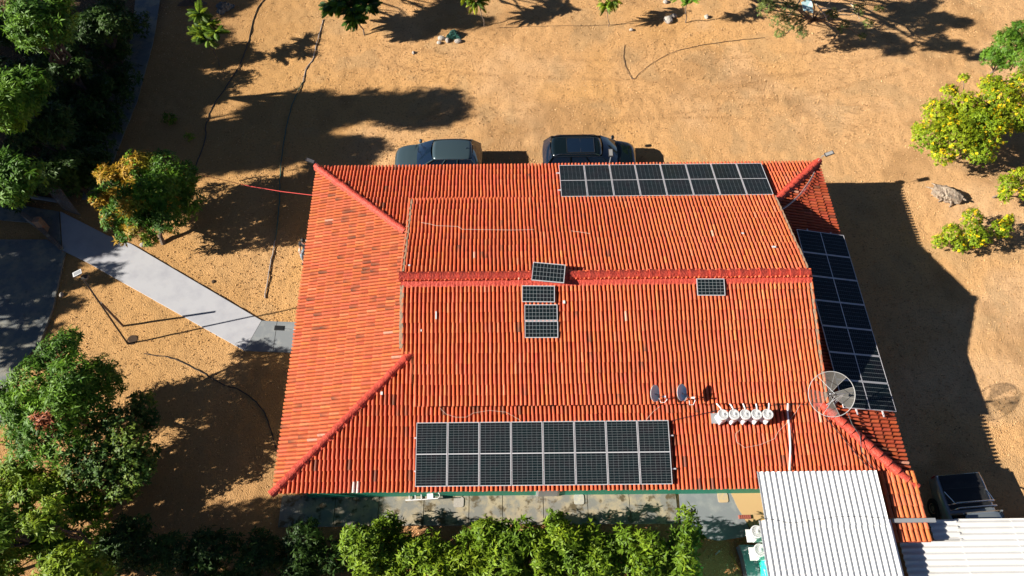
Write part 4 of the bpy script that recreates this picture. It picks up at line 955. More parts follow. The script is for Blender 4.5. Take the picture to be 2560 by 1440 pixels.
skin('shirt', [(0, 0, .50, .145), (.02, 0, .72, .15), (.03, 0, .95, .15), (.05, .19, .98, .075), (.15, .24, .79, .06), (.05, -.19, .98, .075), (.15, -.24, .79, .06)], [(0, 1), (1, 2), (2, 3), (3, 4), (2, 5), (5, 6)], M['shirt'], per)
skin('trousers', [(0, 0, .52, .14), (.02, .10, .50, .115), (.44, .13, .51, .085), (.46, .13, .14, .065), (.02, -.10, .50, .115), (.44, -.13, .51, .085), (.46, -.13, .14, .065)], [(0, 1), (1, 2), (2, 3), (0, 4), (4, 5), (5, 6)], M['jeans'], per)
obj('hair', MB().lathe([(0, .115), (.05, .108), (.09, .07), (.108, .02), (.10, -.05), (.08, -.09)], 14, o=(.055, 0, 1.235)), M['hair'], per, smooth=True, local=True)
for s in (-1, 1):
    fb = MB()
    for k in range(4): fb.tube([(.36, s * (.145 + .018 * k), .655), (.41, s * (.145 + .018 * k), .645), (.44, s * (.143 + .018 * k), .61)], [.010, .009, .007], 6)
    fb.tube([(.35, s * .13, .66), (.385, s * .105, .645), (.41, s * .10, .63)], [.011, .010, .008], 6)
    obj('fingers', fb, M['skin'], per, smooth=True, local=True)
    obj('ear', MB().lathe([(0, .012), (.025, .008), (.03, 0)], 8, o=(.08, s * .10, 1.19), m=Matrix.Rotation(R(90 * s), 3, 'X')), M['skin'], per, local=True)
    obj('shoe', MB().box(.54, s * .135, .04, .26, .09, .08), M['dark_metal'], per, local=True, bevel=.03)
    obj('eye', MB().lathe([(0, .006), (.01, .003), (.012, 0)], 8, o=(.172, s * .035, 1.21), m=Matrix.Rotation(R(90), 3, 'Y')), M['hair'], per, local=True)
obj('nose', MB().tube([(.165, 0, 1.22), (.195, 0, 1.175), (.17, 0, 1.165)], [.01, .016, .01], 6), M['skin'], per, local=True)
obj('mouth', MB().box(.168, 0, 1.14, .01, .045, .008), M['red_lens'], per, local=True)
ch = thing('plastic_chair', 'white plastic chair under the seated person by the west wall', 'chair', (px0, py0, 0), R(-100))
obj('seat', MB().box(.10, 0, .38, .46, .46, .03), M['plastic_white'], ch, local=True, bevel=.01)
obj('backrest', MB().grid(lambda a, b: (-.20 - .05 * a + .06 * (2 * b - 1) ** 2, (2 * b - 1) * .23, .42 + .40 * a), 4, 8), M['plastic_white'], ch, local=True).modifiers.new('t', 'SOLIDIFY').thickness = .02
for s in (-1, 1):
    obj('armrest', MB().tube([(-.2, s * .27, .62), (.05, s * .31, .63), (.28, s * .28, .61), (.32, s * .27, .38)], .025, 6), M['plastic_white'], ch, local=True)
    for x in (-.14, .30): obj('leg', MB().tube([(x, s * .2, .37), (x * 1.2, s * .23, 0)], .022, 6), M['plastic_white'], ch, local=True)

# ------------------------------------------------------------------ trees and shrubs
def unit(v): return v / (np.linalg.norm(v, axis=-1, keepdims=True) + 1e-9)
def leaf_quads(base, d, up, ln, wd, fold, rg):
    """kite shaped leaves folded on the midrib: base, left, tip, right"""
    s = unit(np.cross(d, up)); u = np.cross(s, d)
    b = base; tip = base + d * ln[:, None] - u * (ln * .16)[:, None]; mid = base + d * (ln * .48)[:, None]
    return np.stack([b, mid + s * (wd / 2)[:, None] + u * (fold * wd)[:, None], tip, mid - s * (wd / 2)[:, None] + u * (fold * wd)[:, None]], 1)
def lobes_points(lobes, dens, rg, low=.25, shell=(.5, 1.06)):
    P = []; Nn = []
    L_ = np.array([l[:3] for l in lobes]); Rr = np.array([l[3] for l in lobes])
    for i, l in enumerate(lobes):
        n = max(4, int(dens * 4 * math.pi * l[3] ** 2)); v = unit(rg.normal(0, 1, (n, 3)))
        v = v[rg.random(len(v)) < np.where(v[:, 2] > -.15, 1, low)]
        f = rg.uniform(*shell, len(v)); sc_ = np.array([1, 1, l[4] if len(l) > 4 else .85])
        # hollows and bulges so that the outline is uneven
        bump = .82 + .36 * vnoise(v[:, 0] * 2.1 + i * 7, v[:, 1] * 2.1 + v[:, 2] * 2.6, 1, i + 5)
        p = np.array(l[:3]) + v * (l[3] * f * bump)[:, None] * sc_
        keep = np.ones(len(p), bool)
        for j in range(len(lobes)):
            if j != i: keep &= np.linalg.norm((p - L_[j]) / sc_, axis=1) > Rr[j] * .62
        P.append(p[keep]); Nn.append(v[keep])
    return np.concatenate(P), np.concatenate(Nn)
QN = []
KIND = {
    'shade_leaf': dict(n=9, ln=(.13, .23), wd=.26, dens=36, cols=[(.018, .042, .008), (.03, .07, .010), (.05, .10, .012)], fold=.22),  # leaf colours darkened to stand in for deep shade
    'mango': dict(n=9, ln=(.14, .26), wd=.24, dens=30, cols=[(.028, .08, .007), (.062, .15, .009), (.13, .25, .012)], fold=.22),
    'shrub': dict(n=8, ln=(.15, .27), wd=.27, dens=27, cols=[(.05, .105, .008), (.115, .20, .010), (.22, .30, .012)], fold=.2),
    'broad': dict(n=6, ln=(.09, .16), wd=.5, dens=48, cols=[(.022, .065, .012), (.05, .11, .015), (.15, .21, .02)], fold=.15),
    'yellow': dict(n=9, ln=(.06, .11), wd=.5, dens=90, cols=[(.11, .19, .010), (.20, .285, .010), (.32, .37, .012)], fold=.15),
    'feather': dict(n=16, ln=(.08, .17), wd=.22, dens=28, cols=[(.05, .14, .012), (.10, .23, .018), (.17, .30, .02)], fold=.1),
    'olive': dict(n=12, ln=(.05, .11), wd=.3, dens=30, cols=[(.07, .11, .035), (.12, .17, .05), (.18, .22, .05)], fold=.1),
}
def foliage(parent, lobes, kind, rg, accent=None, dens=1.0, size=1.0, low=.25, droop=.25, nm='crown'):
    K = KIND[kind]; P, Nn = lobes_points(lobes, K['dens'] * dens, rg, low)
    n = K['n']; m = len(P)
    base = np.repeat(P, n, 0); N_ = np.repeat(Nn, n, 0)
    ax = unit(Nn * .8 + np.array([0, 0, .7]) + rg.normal(0, .3, Nn.shape)); AX = np.repeat(ax, n, 0)
    r_ = unit(np.cross(AX, rg.normal(0, 1, AX.shape))); el = rg.uniform(-.45, 1.0, len(base))[:, None]
    d = unit(r_ + AX * el - np.array([0, 0, droop]))
    ln = rg.uniform(*K['ln'], len(base)) * size; wd = ln * K['wd'] * rg.uniform(.8, 1.2, len(base))
    off = rg.uniform(0, .05, len(base))[:, None] * AX * size
    V = leaf_quads(base + off + rg.normal(0, .012, base.shape), d, AX, ln, wd, K['fold'], rg)
    cols = np.array(K['cols']); t = np.clip(np.repeat(vnoise(P[:, 0], P[:, 1], .9, 3) * .7 + rg.random(m) * .5, n), 0, .999) * 2
    i0 = np.clip(t.astype(int), 0, 1); fr = (t - i0)[:, None]; C = cols[i0] * (1 - fr) + cols[i0 + 1] * fr
    C = C * rg.uniform(.75, 1.25, (len(C), 1))
    if accent is not None:
        a = np.repeat(accent(P), n)[:, None]; ac = np.array(accent.col)
        C = C * (1 - a) + (ac * rg.uniform(.7, 1.3, (len(C), 1))) * a
    o = quadmesh(nm, V, np.clip(C, 0, 1), M['leaf'] if kind not in ('feather',) else M['frond'], parent); QN.append(len(V)); return o
def limb_path(a, b, rg, k=5, sag=.12):
    a = Vector(a); b = Vector(b); L = (b - a).length
    return [a.lerp(b, i / k) + Vector(rg.normal(0, .03 * L, 3)) * (1 if 0 < i < k else 0) + Vector((0, 0, sag * L * math.sin(math.pi * i / k))) * .5 for i in range(k + 1)]
def tree(name, label, cat, base, lobes, kind, group=None, tr=.09, accent=None, dens=1, size=1, fork=.45, low=.25, seed=None, droop=.25, bark='bark', limbs=True, twigs=0):
    rg = np.random.default_rng(seed if seed is not None else abs(hash(label)) % 1000 if False else len(label) * 7 + int(base[0] * 10) % 97)
    t = thing(name, label, cat, (base[0], base[1], 0), 0, group); zt_ = min(l[2] for l in lobes)
    top = Vector((np.mean([l[0] for l in lobes]) * .5 + base[0] * .5, np.mean([l[1] for l in lobes]) * .5 + base[1] * .5, max(.25, zt_ * fork + .1)))
    obj('trunk', MB().tube(limb_path((base[0], base[1], -.05), top, rg, 4, 0), list(np.linspace(tr, tr * .7, 5)), 8), M[bark], t)
    if limbs:
        for l in lobes:
            pth_ = limb_path(top, (l[0], l[1], l[2]), rg, 5); obj('limb', MB().tube(pth_, list(np.linspace(tr * .6, tr * .14, 6)), 6), M[bark], t)
    if twigs:
        tw = MB()
        for _ in range(twigs):
            l = lobes[rg.integers(len(lobes))]; v = unit(rg.normal(0, 1, 3)); v[2] = abs(v[2]) * .6
            tw.tube([l[:3], tuple(np.array(l[:3]) + v * l[3] * 1.05)], [tr * .16, tr * .05], 4)
        obj('twigs', tw, M[bark], t)
    foliage(t, lobes, kind, rg, accent, dens, size, low, droop)
    return t
def acc(fn, col): fn.col = col; return fn
def lobe(px_, py_, z, r, s=.85): p = at(px_, py_, z); return (p.x, p.y, z, r, s)
def rnd_lobes(cx, cy, cz, R_, n, r, rg, flat=.6):
    out = []
    for k in range(n):
        v = unit(rg.normal(0, 1, 3)) * R_ * rg.uniform(.4, 1); out.append((cx + v[0], cy + v[1], max(r * .6, cz + v[2] * flat), r * rg.uniform(.75, 1.2)))
    return out

# orange-tipped tree left of the house
l0 = [lobe(285, 450, 2.6, .72), lobe(345, 420, 3.0, .8), lobe(405, 410, 3.0, .7), lobe(330, 500, 3.1, .85), lobe(400, 480, 3.0, .9), lobe(445, 450, 2.5, .75), lobe(290, 545, 2.2, .7), lobe(350, 560, 2.3, .75), lobe(420, 540, 2.5, .85), lobe(465, 510, 2.0, .75), lobe(310, 590, 1.8, .42), lobe(255, 430, 2.3, .35), lobe(470, 430, 2.0, .5), lobe(375, 600, 1.5, .35), lobe(245, 495, 2.2, .4), lobe(345, 520, 1.5, .8), lobe(420, 500, 1.6, .85), lobe(300, 500, 1.6, .7), lobe(455, 470, 1.4, .7), lobe(390, 440, 2.0, .8)]
def a1(P): e = vnoise(P[:, 0] + 40, P[:, 1] + P[:, 2], .55, 9); w_ = sst(-P[:, 0], 15.9, 17.5); return np.clip((e > .42) * w_ * 1.35 * (RNG.random(len(P)) < .88) + (RNG.random(len(P)) < .02), 0, 1)
tree('mango_tree', 'round green tree with orange new leaf tips between path and drain, left of house', 'tree', (-16.6, 20.4), l0, 'mango', accent=acc(a1, (.38, .22, .014)), tr=.12, dens=1.15, seed=3)
# big trees lower left
l1 = [lobe(130, 1000, 1.9, .9), lobe(200, 980, 1.9, .85), lobe(60, 1060, 1.8, .8), lobe(150, 880, 3.6, .75), lobe(95, 950, 3.4, .95), lobe(180, 950, 3.6, .95), lobe(250, 935, 3.0, .7), lobe(60, 1020, 3.0, .9), lobe(140, 1030, 3.4, 1.0), lobe(225, 1010, 3.0, .8), lobe(20, 1000, 2.6, .7), lobe(90, 1100, 2.8, .9), lobe(285, 960, 2.2, .5), lobe(160, 1110, 2.6, .9), lobe(170, 850, 3.3, .5)]
def a2(P): c_ = at(122, 1058, 3.4); return (np.linalg.norm(P[:, :2] - np.array([c_.x, c_.y]), axis=1) < .33).astype(float) * (P[:, 2] > 2.9)
tree('mango_tree', 'large dark green mango tree with one rusty leaf clump at the left edge', 'tree', (-17.6, 11.2), l1, 'mango', accent=acc(a2, (.30, .085, .03)), tr=.16, seed=5, dens=1.1)
l2 = [lobe(300, 1130, 1.2, .7), lobe(250, 1180, 1.2, .7), lobe(355, 1010, 2.0, .55), lobe(300, 1060, 2.4, .8), lobe(235, 1100, 2.4, .8), lobe(330, 1110, 2.2, .7), lobe(265, 1160, 2.0, .8), lobe(345, 1170, 1.8, .7), lobe(200, 1180, 2.0, .7), lobe(310, 1220, 1.4, .6), lobe(375, 1050, 1.6, .45), lobe(370, 1140, 1.4, .5)]
tree('citrus_tree', 'glossy broad-leaved tree casting shade right of the large mango tree', 'tree', (-15.0, 9.6), l2, 'broad', tr=.12, seed=8, dens=1.1)
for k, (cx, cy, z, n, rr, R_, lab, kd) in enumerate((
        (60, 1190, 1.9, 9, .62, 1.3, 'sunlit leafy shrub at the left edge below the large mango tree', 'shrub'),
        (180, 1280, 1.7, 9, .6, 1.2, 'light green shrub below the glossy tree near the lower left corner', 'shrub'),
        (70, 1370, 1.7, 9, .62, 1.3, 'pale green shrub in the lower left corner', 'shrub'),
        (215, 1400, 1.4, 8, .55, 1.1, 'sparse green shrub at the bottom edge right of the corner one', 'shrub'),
        (330, 1350, 1.4, 8, .6, 1.1, 'shaded green shrub at the bottom edge below the bare brown soil', 'shade_leaf'),
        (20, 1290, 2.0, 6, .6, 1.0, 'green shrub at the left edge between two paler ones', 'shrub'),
        (480, 1390, 1.3, 8, .6, 1.2, 'dark shaded shrub at the bottom edge left of the walkway', 'shade_leaf'),
        (620, 1420, 1.2, 7, .6, 1.1, 'dark shaded shrub just under the southwest house corner', 'shade_leaf'),
        (770, 1400, 1.3, 9, .6, 1.1, 'dark green shrub in deep shade left of the sunlit shrub row', 'shade_leaf'))):
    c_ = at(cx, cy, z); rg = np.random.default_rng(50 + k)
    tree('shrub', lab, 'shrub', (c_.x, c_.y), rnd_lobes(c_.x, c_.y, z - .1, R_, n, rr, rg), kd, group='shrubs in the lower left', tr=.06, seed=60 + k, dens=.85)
# sunlit shrub row along the bottom
row = [(1015, 1432, 1.5, 'low sunlit shrub at the bottom edge between the first and second of the row', None), (1135, 1442, 1.5, 'low sunlit shrub at the bottom edge below the second and third of the row', None), (1385, 1438, 1.4, 'low shrub at the bottom edge between the fourth and fifth of the row', None),
       (1475, 1385, 1.5, 'yellowish green shrub filling the gap right of the fifth of the row', None), (1645, 1432, 1.5, 'low shrub at the bottom edge under the broadest one', None), (985, 1345, 1.3, 'small shrub between the first and second at the back of the row', None), (1265, 1360, 1.4, 'small shrub between the third and fourth at the back of the row', None),
       (930, 1385, 1.7, 'sunlit light green shrub at the left end of the bottom row', [(0, -.0, 2.1, .5), (-.45, .2, 1.5, .5), (.5, .1, 1.5, .5), (.1, .45, 1.6, .45)]),
       (1070, 1395, 1.5, 'second sunlit shrub of the bottom row, with a bare gap above it', None), (1195, 1370, 1.6, 'third sunlit shrub of the bottom row, below the middle walkway slabs', None),
       (1330, 1395, 1.6, 'fourth shrub of the bottom row, in front of the red soil patch', None), (1420, 1365, 1.7, 'fifth shrub of the bottom row, left of the dark gap', None),
       (1590, 1375, 1.8, 'broadest sunlit shrub of the bottom row, below the east end of the walkway', None), (1715, 1320, 2.1, 'tall upright shrub rising over the grey concrete pad', None),
       (1700, 1410, 1.5, 'low shrub at the bottom edge below the tall upright one', None),
       (1500, 1420, 1.4, 'low shrub at the bottom edge in the dark gap of the row', None), (1260, 1430, 1.4, 'low shrub at the very bottom edge under the third one of the row', None)]
for k, (cx, cy, z, lab, _) in enumerate(row):
    c_ = at(cx, cy, z); rg = np.random.default_rng(150 + k)
    if 'tall upright' in lab: lb = [(c_.x, c_.y + .3, 2.5, .36, 1), (c_.x + .05, c_.y, 2.2, .42, 1), (c_.x - .1, c_.y - .3, 1.8, .5), (c_.x + .35, c_.y - .2, 1.5, .4)]
    else: lb = rnd_lobes(c_.x, c_.y, z - .05, .98, 11, .44, rg, .75)
    tree('shrub', lab, 'shrub', (c_.x, c_.y), lb, 'shrub', group='sunlit shrubs along the bottom', tr=.045, seed=160 + k, dens=.8, droop=.15, size=.95)

# yellow flowering bushes on the right
def flower(P): return (RNG.random(len(P)) < .14) * (vnoise(P[:, 0], P[:, 1], .4, 4) > .35) * 1.0
fl = acc(flower, (.80, .56, .01))
yl = [(l_[0], l_[1], l_[2] - .1, l_[3] * 1.22, .85) for l_ in [lobe(2350, 280, 2.2, .65), lobe(2420, 260, 2.5, .6), lobe(2500, 240, 2.6, .8), lobe(2330, 345, 2.0, .7), lobe(2400, 335, 2.3, .8), lobe(2470, 310, 2.5, .8), lobe(2360, 385, 1.7, .45), lobe(2540, 290, 2.3, .8), lobe(2450, 375, 1.9, .6), lobe(2375, 225, 2.2, .32), lobe(2412, 192, 2.4, .22), lobe(2560, 215, 2.6, .7), lobe(2480, 205, 2.6, .45), lobe(2440, 300, 1.7, .8), lobe(2380, 300, 1.6, .75), lobe(2500, 290, 1.8, .8), lobe(2300, 320, 1.9, .3)]]
tree('flowering_tree', 'large yellow flowering tree with bright lime foliage at the right edge', 'tree', (23.2, 26.2), yl, 'yellow', group='yellow flowering plants on the right', accent=fl, tr=.10, seed=21)
yb = [(l_[0], l_[1], l_[2], l_[3] * 1.15, .85) for l_ in [lobe(2430, 545, 1.0, .42), lobe(2380, 585, .9, .45), lobe(2440, 590, 1.1, .5), lobe(2500, 575, .9, .42), lobe(2400, 615, .7, .3), lobe(2520, 550, .8, .25), lobe(2350, 605, .7, .3)]]
tree('flowering_bush', 'lime green bush with yellow flowers below the tree stump', 'bush', (21.2, 19.9), yb, 'yellow', group='yellow flowering plants on the right', accent=fl, tr=.05, seed=22)
yc = [lobe(2520, 460, 1.2, .5), lobe(2555, 440, 1.2, .45), lobe(2510, 490, .9, .35), lobe(2570, 480, 1.0, .5)]
tree('flowering_bush', 'small lime bush with yellow flowers cut by the right edge, above the stump bush', 'bush', (23.6, 22.6), yc, 'yellow', group='yellow flowering plants on the right', accent=fl, tr=.05, seed=23)
gt = [lobe(2520, 110, 2.6, .8), lobe(2560, 140, 2.4, .85), lobe(2480, 140, 2.1, .55), lobe(2550, 85, 2.6, .75), lobe(2510, 150, 1.9, .6)]
tree('feathery_tree', 'bright green feathery tree at the top right edge above the yellow tree', 'tree', (25.6, 30.2), gt, 'feather', tr=.08, seed=24, dens=2.2, droop=.5)

# young trees along the top
def fronds(t, c, n, L, rg, kind='feather', drop=.35, wleaf=.26, lleaf=.085, pitch=.055):
    """long compound leaves: a bent rachis with paired leaflets"""
    Vs = []; Cs = []; cols = np.array(KIND[kind]['cols']); rb = MB()
    for k in range(n):
        az = rg.uniform(0, 6.28); el = rg.uniform(.05, 1.1); d0 = np.array([math.cos(az) * math.cos(el), math.sin(az) * math.cos(el), math.sin(el)])
        m = int(L / pitch); l_ = L * rg.uniform(.7, 1.1); P = [np.array(c, float)]; d = d0.copy()
        for i in range(m): d = unit(d - np.array([0, 0, drop * 2.2 / m])); P.append(P[-1] + d * l_ / m)
        P = np.array(P); rb.tube([tuple(p) for p in P[::3]], .006, 3)
        side = unit(np.cross(d0, [0, 0, 1.0]) + 1e-6); cc = cols[rg.integers(3)] * rg.uniform(.8, 1.2)
        for i in range(2, m):
            f = math.sin(math.pi * min(1, (i / m) * .92 + .06)) ** .6
            for s in (-1, 1):
                dd = unit(side * s + d * .45 - np.array([0, 0, .25])); ln = lleaf * f * (l_ / .55)
                Vs.append(leaf_quads(P[i][None], dd[None], np.array([[0, 0, 1.0]]), np.array([ln]), np.array([ln * wleaf * 1.6]), .1, rg)[0]); Cs.append(cc * rg.uniform(.8, 1.25))
    return np.array(Vs), np.array(Cs), rb
def sapling(label, base, tops, n, L, kind='feather', group='young trees along the top', drop=.35, tr=.03, fork=None, lleaf=.13, wleaf=.36):
    rg = np.random.default_rng(int(abs(base[0]) * 31)); t = thing('young_tree', label, 'tree', (base[0], base[1], 0), 0, group)
    zc = min(p[2] for p in tops); f = Vector((np.mean([p[0] for p in tops]), np.mean([p[1] for p in tops]), zc * .85)) if fork is None else Vector(fork)
    obj('trunk', MB().tube(limb_path((base[0], base[1], -.03), f, rg, 4, 0), [tr, tr * .95, tr * .9, tr * .85, tr * .8], 7), M['bark'], t)
    Vs = []; Cs = []
    for p in tops:
        obj('limb', MB().tube([f, f.lerp(Vector(p), .5) + Vector((0, 0, .03)), Vector(p)], [tr * .6, tr * .4, tr * .25], 5), M['bark'], t)
        v, c_, rb = fronds(t, p, n, L, rg, kind, drop, wleaf=wleaf, lleaf=lleaf); Vs.append(v); Cs.append(c_)
    quadmesh('crown', np.concatenate(Vs), np.concatenate(Cs), M['frond'], t); return t
def P3(x, y, z): p = at(x, y, z); return (p.x, p.y, z)
b = at(548, 166); sapling('small sapling with fern-like fronds and thin trunk at the top left of the yard', b, [P3(520, 60, 2.2), P3(505, 85, 2.0), P3(540, 80, 2.1), P3(520, 100, 1.8), P3(500, 35, 2.6)], 22, .8, kind='shrub', lleaf=.13, wleaf=.30)
b = at(911, 88); sapling('leafy young tree with drooping pods cut by the top edge, left of centre', b, [P3(880, 20, 1.9), P3(850, 10, 1.9), P3(920, 12, 1.9), P3(885, 45, 1.5), P3(830, 15, 1.7), P3(870, -20, 2.3), P3(915, -25, 2.2)], 34, .85, kind='mango', drop=.6, tr=.045, lleaf=.16, wleaf=.4)
b = at(1211, 68); sapling('slim young tree with light green hanging leaves under the top edge', b, [P3(1190, 5, 1.6), P3(1205, -25, 2.0), P3(1175, -15, 1.9), P3(1215, -45, 2.4)], 24, .8, kind='yellow', drop=.8, tr=.03)
b = at(1521, 66); sapling('pale green slim sapling at the top edge right of centre', b, [P3(1515, 15, 1.5), P3(1530, 5, 1.6), P3(1505, -15, 2.0), P3(1540, -25, 2.1)], 30, .65, kind='yellow', drop=.9, tr=.025)
b = at(1714, 56); sapling('thin-trunked sapling at the top edge beside the dark debris heap', b, [P3(1730, 0, 1.8), P3(1745, -15, 2.0), P3(1700, -10, 1.9), P3(1720, -40, 2.4)], 22, .65, kind='feather', drop=.5, tr=.035)
bl = [lobe(1915, 20, 2.6, .55), lobe(1950, 50, 2.3, .5), lobe(1930, -10, 3.0, .6), lobe(1985, 60, 2.0, .5), lobe(1975, 20, 2.6, .5), lobe(2005, 82, 1.6, .35), lobe(1950, 85, 1.6, .3), lobe(2080, 35, 2.2, .35), lobe(2110, 62, 1.8, .28), lobe(2170, 60, 2.0, .28), lobe(2155, 90, 1.5, .2), lobe(2150, 20, 2.4, .35), lobe(2100, 75, 1.6, .16), lobe(2195, 25, 2.6, .25), lobe(2020, -20, 3.0, .5), lobe(2090, -20, 3.0, .4)]
tree('scrubby_tree', 'sparse olive green tree with pale bare branches at the top edge', 'tree', tuple(at(2030, 40).xy), bl, 'olive', tr=.09, dens=2.0, seed=31, twigs=24)
for k, (a_, b_, zz) in enumerate((((2040, 10), (2076, 66), 2.3), ((2046, 20), (2100, 28), 2.4), ((2126, 8), (2149, 47), 2.3), ((2000, 0), (1965, 50), 2.5))):
    tag(obj('bare_branch', MB().tube([at(*a_, zz), at((a_[0] + b_[0]) / 2 + 3, (a_[1] + b_[1]) / 2 - 2, zz), at(*b_, zz - .4)], [.035, .03, .015], 6), pmat('pale_bark_%d' % k, (.50, .42, .33), rough=.9)), ['pale bare branch pointing down right below the blue cloth', 'pale bare branch lying level right of the blue cloth', 'pale bare branch furthest right in the scrubby tree', 'pale mossy branch left of the blue cloth'][k], 'branch', 'bare branches of the scrubby tree')
pc_ = [P3(2004, 5, .9), P3(2030, -4, .9), P3(2033, 33, .8), P3(2016, 25, .75), P3(2010, 30, .7)]
tag(obj('cloth', MB().add(pc_ + [(a, b, c - .03) for a, b, c in pc_], [(0, 1, 2, 3, 4), (9, 8, 7, 6, 5)] + [(i, 5 + i, 5 + (i + 1) % 5, (i + 1) % 5) for i in range(5)]), M['cloth_blue']), 'pale blue cloth or sheet hanging in the scrubby tree at the top', 'cloth')

# ------------------------------------------------------------------ trees of the shaded west side, in and just beyond the frame
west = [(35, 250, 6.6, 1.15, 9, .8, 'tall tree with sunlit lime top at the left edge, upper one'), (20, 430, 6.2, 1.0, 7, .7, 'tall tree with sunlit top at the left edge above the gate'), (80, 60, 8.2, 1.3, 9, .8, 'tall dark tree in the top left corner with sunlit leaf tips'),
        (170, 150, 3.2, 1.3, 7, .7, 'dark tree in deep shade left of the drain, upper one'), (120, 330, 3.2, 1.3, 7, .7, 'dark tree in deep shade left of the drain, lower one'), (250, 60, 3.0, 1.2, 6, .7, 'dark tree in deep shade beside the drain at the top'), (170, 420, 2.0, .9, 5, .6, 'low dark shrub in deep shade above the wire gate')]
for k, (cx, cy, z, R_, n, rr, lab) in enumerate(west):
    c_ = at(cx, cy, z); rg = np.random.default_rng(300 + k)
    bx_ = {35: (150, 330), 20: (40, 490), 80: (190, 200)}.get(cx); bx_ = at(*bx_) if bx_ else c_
    tree('tall_tree' if z > 4 else 'shaded_tree', lab, 'tree', (bx_.x, bx_.y), rnd_lobes(c_.x, c_.y, z, R_ * (.8 if z > 4 else 1), n, rr, rg), 'mango' if z > 4 else 'shade_leaf', group='trees west of the drain', tr=.13, seed=310 + k, dens=.8, low=.4, size=1.2, bark='bark_shaded')
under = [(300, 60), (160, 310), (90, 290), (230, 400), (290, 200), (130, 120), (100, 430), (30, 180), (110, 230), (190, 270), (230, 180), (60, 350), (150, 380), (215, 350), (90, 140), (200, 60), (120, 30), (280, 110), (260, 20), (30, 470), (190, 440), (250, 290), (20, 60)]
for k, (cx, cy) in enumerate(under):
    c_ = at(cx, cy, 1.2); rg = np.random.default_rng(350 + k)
    tree('undergrowth_bush', 'dark bush of the shaded undergrowth west of the drain', 'bush', (c_.x, c_.y), rnd_lobes(c_.x, c_.y, .9, 1.0, 6, .6, rg), 'shade_leaf', group='dark undergrowth west of the drain', tr=.05, seed=360 + k, dens=.42, size=1.35)
# crowns beyond the frame, placed by the shade they throw: (ground point of the shade in the photo, crown height, spread, lobes, lobe radius)
shade = [((985, 268), 10.5, .75, 5, .6), ((860, 285), 10.0, 1.3, 7, .75), ((720, 300), 9.0, 1.6, 8, .85), ((620, 370), 9.0, 1.5, 8, .85), ((470, 360), 9.0, 1.4, 7, .8), ((420, 240), 9.0, 1.5, 8, .85), ((330, 330), 8.5, 1.5, 8, .9), ((420, 150), 9.0, 1.3, 6, .8), ((340, 80), 9.0, 1.5, 8, .85), ((430, 100), 9, 1.3, 8, 1.0), ((400, 300), 9, 1.3, 8, 1.0), ((350, 150), 9, 1.3, 8, 1.0), ((300, 250), 9, 1.3, 8, 1.0), ((420, 400), 8.8, 1.2, 8, .95), ((300, 470), 8.5, 1.1, 8, .95), ((360, 20), 9.5, 1.3, 8, 1.0), ((450, 40), 9, 1.3, 7, .85), ((400, 10), 9.5, 1.3, 7, .85), ((380, 200), 9, 1.4, 8, .9), ((350, 430), 8.5, 1.2, 7, .85), ((330, 540), 8.0, .8, 5, .6),
         ((240, 450), 8.0, 1.5, 8, .9), ((200, 560), 7.6, 1.2, 8, .8), ((60, 560), 7.0, 1.6, 9, .95), ((60, 400), 8.5, 1.6, 8, .9), ((60, 870), 6, .8, 5, .35), ((130, 780), 6, .7, 4, .3), ((60, 680), 6.5, 1.2, 7, .7), ((180, 590), 7.5, 1.0, 7, .8), ((245, 590), 7.5, .9, 6, .6), ((130, 520), 7.5, 1.0, 7, .8), ((150, 250), 9, 1.6, 8, .9), ((60, 120), 9.5, 1.6, 8, .9), ((200, 90), 9.5, 1.6, 8, .9), ((270, 20), 9.5, 1.3, 7, .9), ((170, 480), 8, 1.3, 8, .9), ((280, 380), 8.5, 1.3, 8, .9), ((250, 220), 9, 1.3, 8, .9), ((760, 350), 9.5, 1.2, 6, .7), ((90, 700), 6.0, 1.1, 6, .45), ((40, 790), 5.5, 1.1, 6, .4), ((560, 20), 8.5, 1.0, 5, .6), ((230, 700), 5.5, .9, 4, .35)]
for k, (g, h, R_, n, rr) in enumerate(shade):
    S_ = at(*g); kk = h / math.tan(SUN_EL); c_ = Vector((S_.x - kk * math.cos(SUN_AZ - math.pi), S_.y - kk * math.sin(SUN_AZ - math.pi), h)); rg = np.random.default_rng(400 + k)
    tree('tall_tree', 'tall leafy tree standing beyond the left edge of the picture', 'tree', (c_.x - 7, c_.y), rnd_lobes(c_.x, c_.y, h, R_, n, rr, rg), 'mango', group='tall trees beyond the frame', tr=.18, seed=410 + k, dens=.32, size=2.2, low=.6)
for k, (g, h, R_, n, rr, kd) in enumerate([((1130, 30), 6.2, 1.5, 9, .6, 'feather'), ((1060, 70), 6.0, .9, 5, .5, 'feather'), ((1370, 25), 5.0, 1.0, 6, .3, 'feather'), ((2330, 40), 6.5, 1.7, 10, .45, 'feather'), ((2200, 110), 6.3, 1.1, 7, .35, 'feather'), ((2390, 120), 6.8, 1.1, 6, .32, 'feather')]):
    S_ = at(*g); kk = h / math.tan(SUN_EL); c_ = Vector((S_.x - kk * math.cos(SUN_AZ - math.pi), S_.y - kk * math.sin(SUN_AZ - math.pi), h)); rg = np.random.default_rng(500 + k)
    tree('feathery_tree', 'feathery tree standing beyond the top edge of the picture', 'tree', (c_.x, max(c_.y + 3, 41.5)), rnd_lobes(c_.x, c_.y, h, R_, n, rr, rg), kd, group='trees beyond the top edge', tr=.12, seed=510 + k, dens=1.2, size=1.5, low=.6)
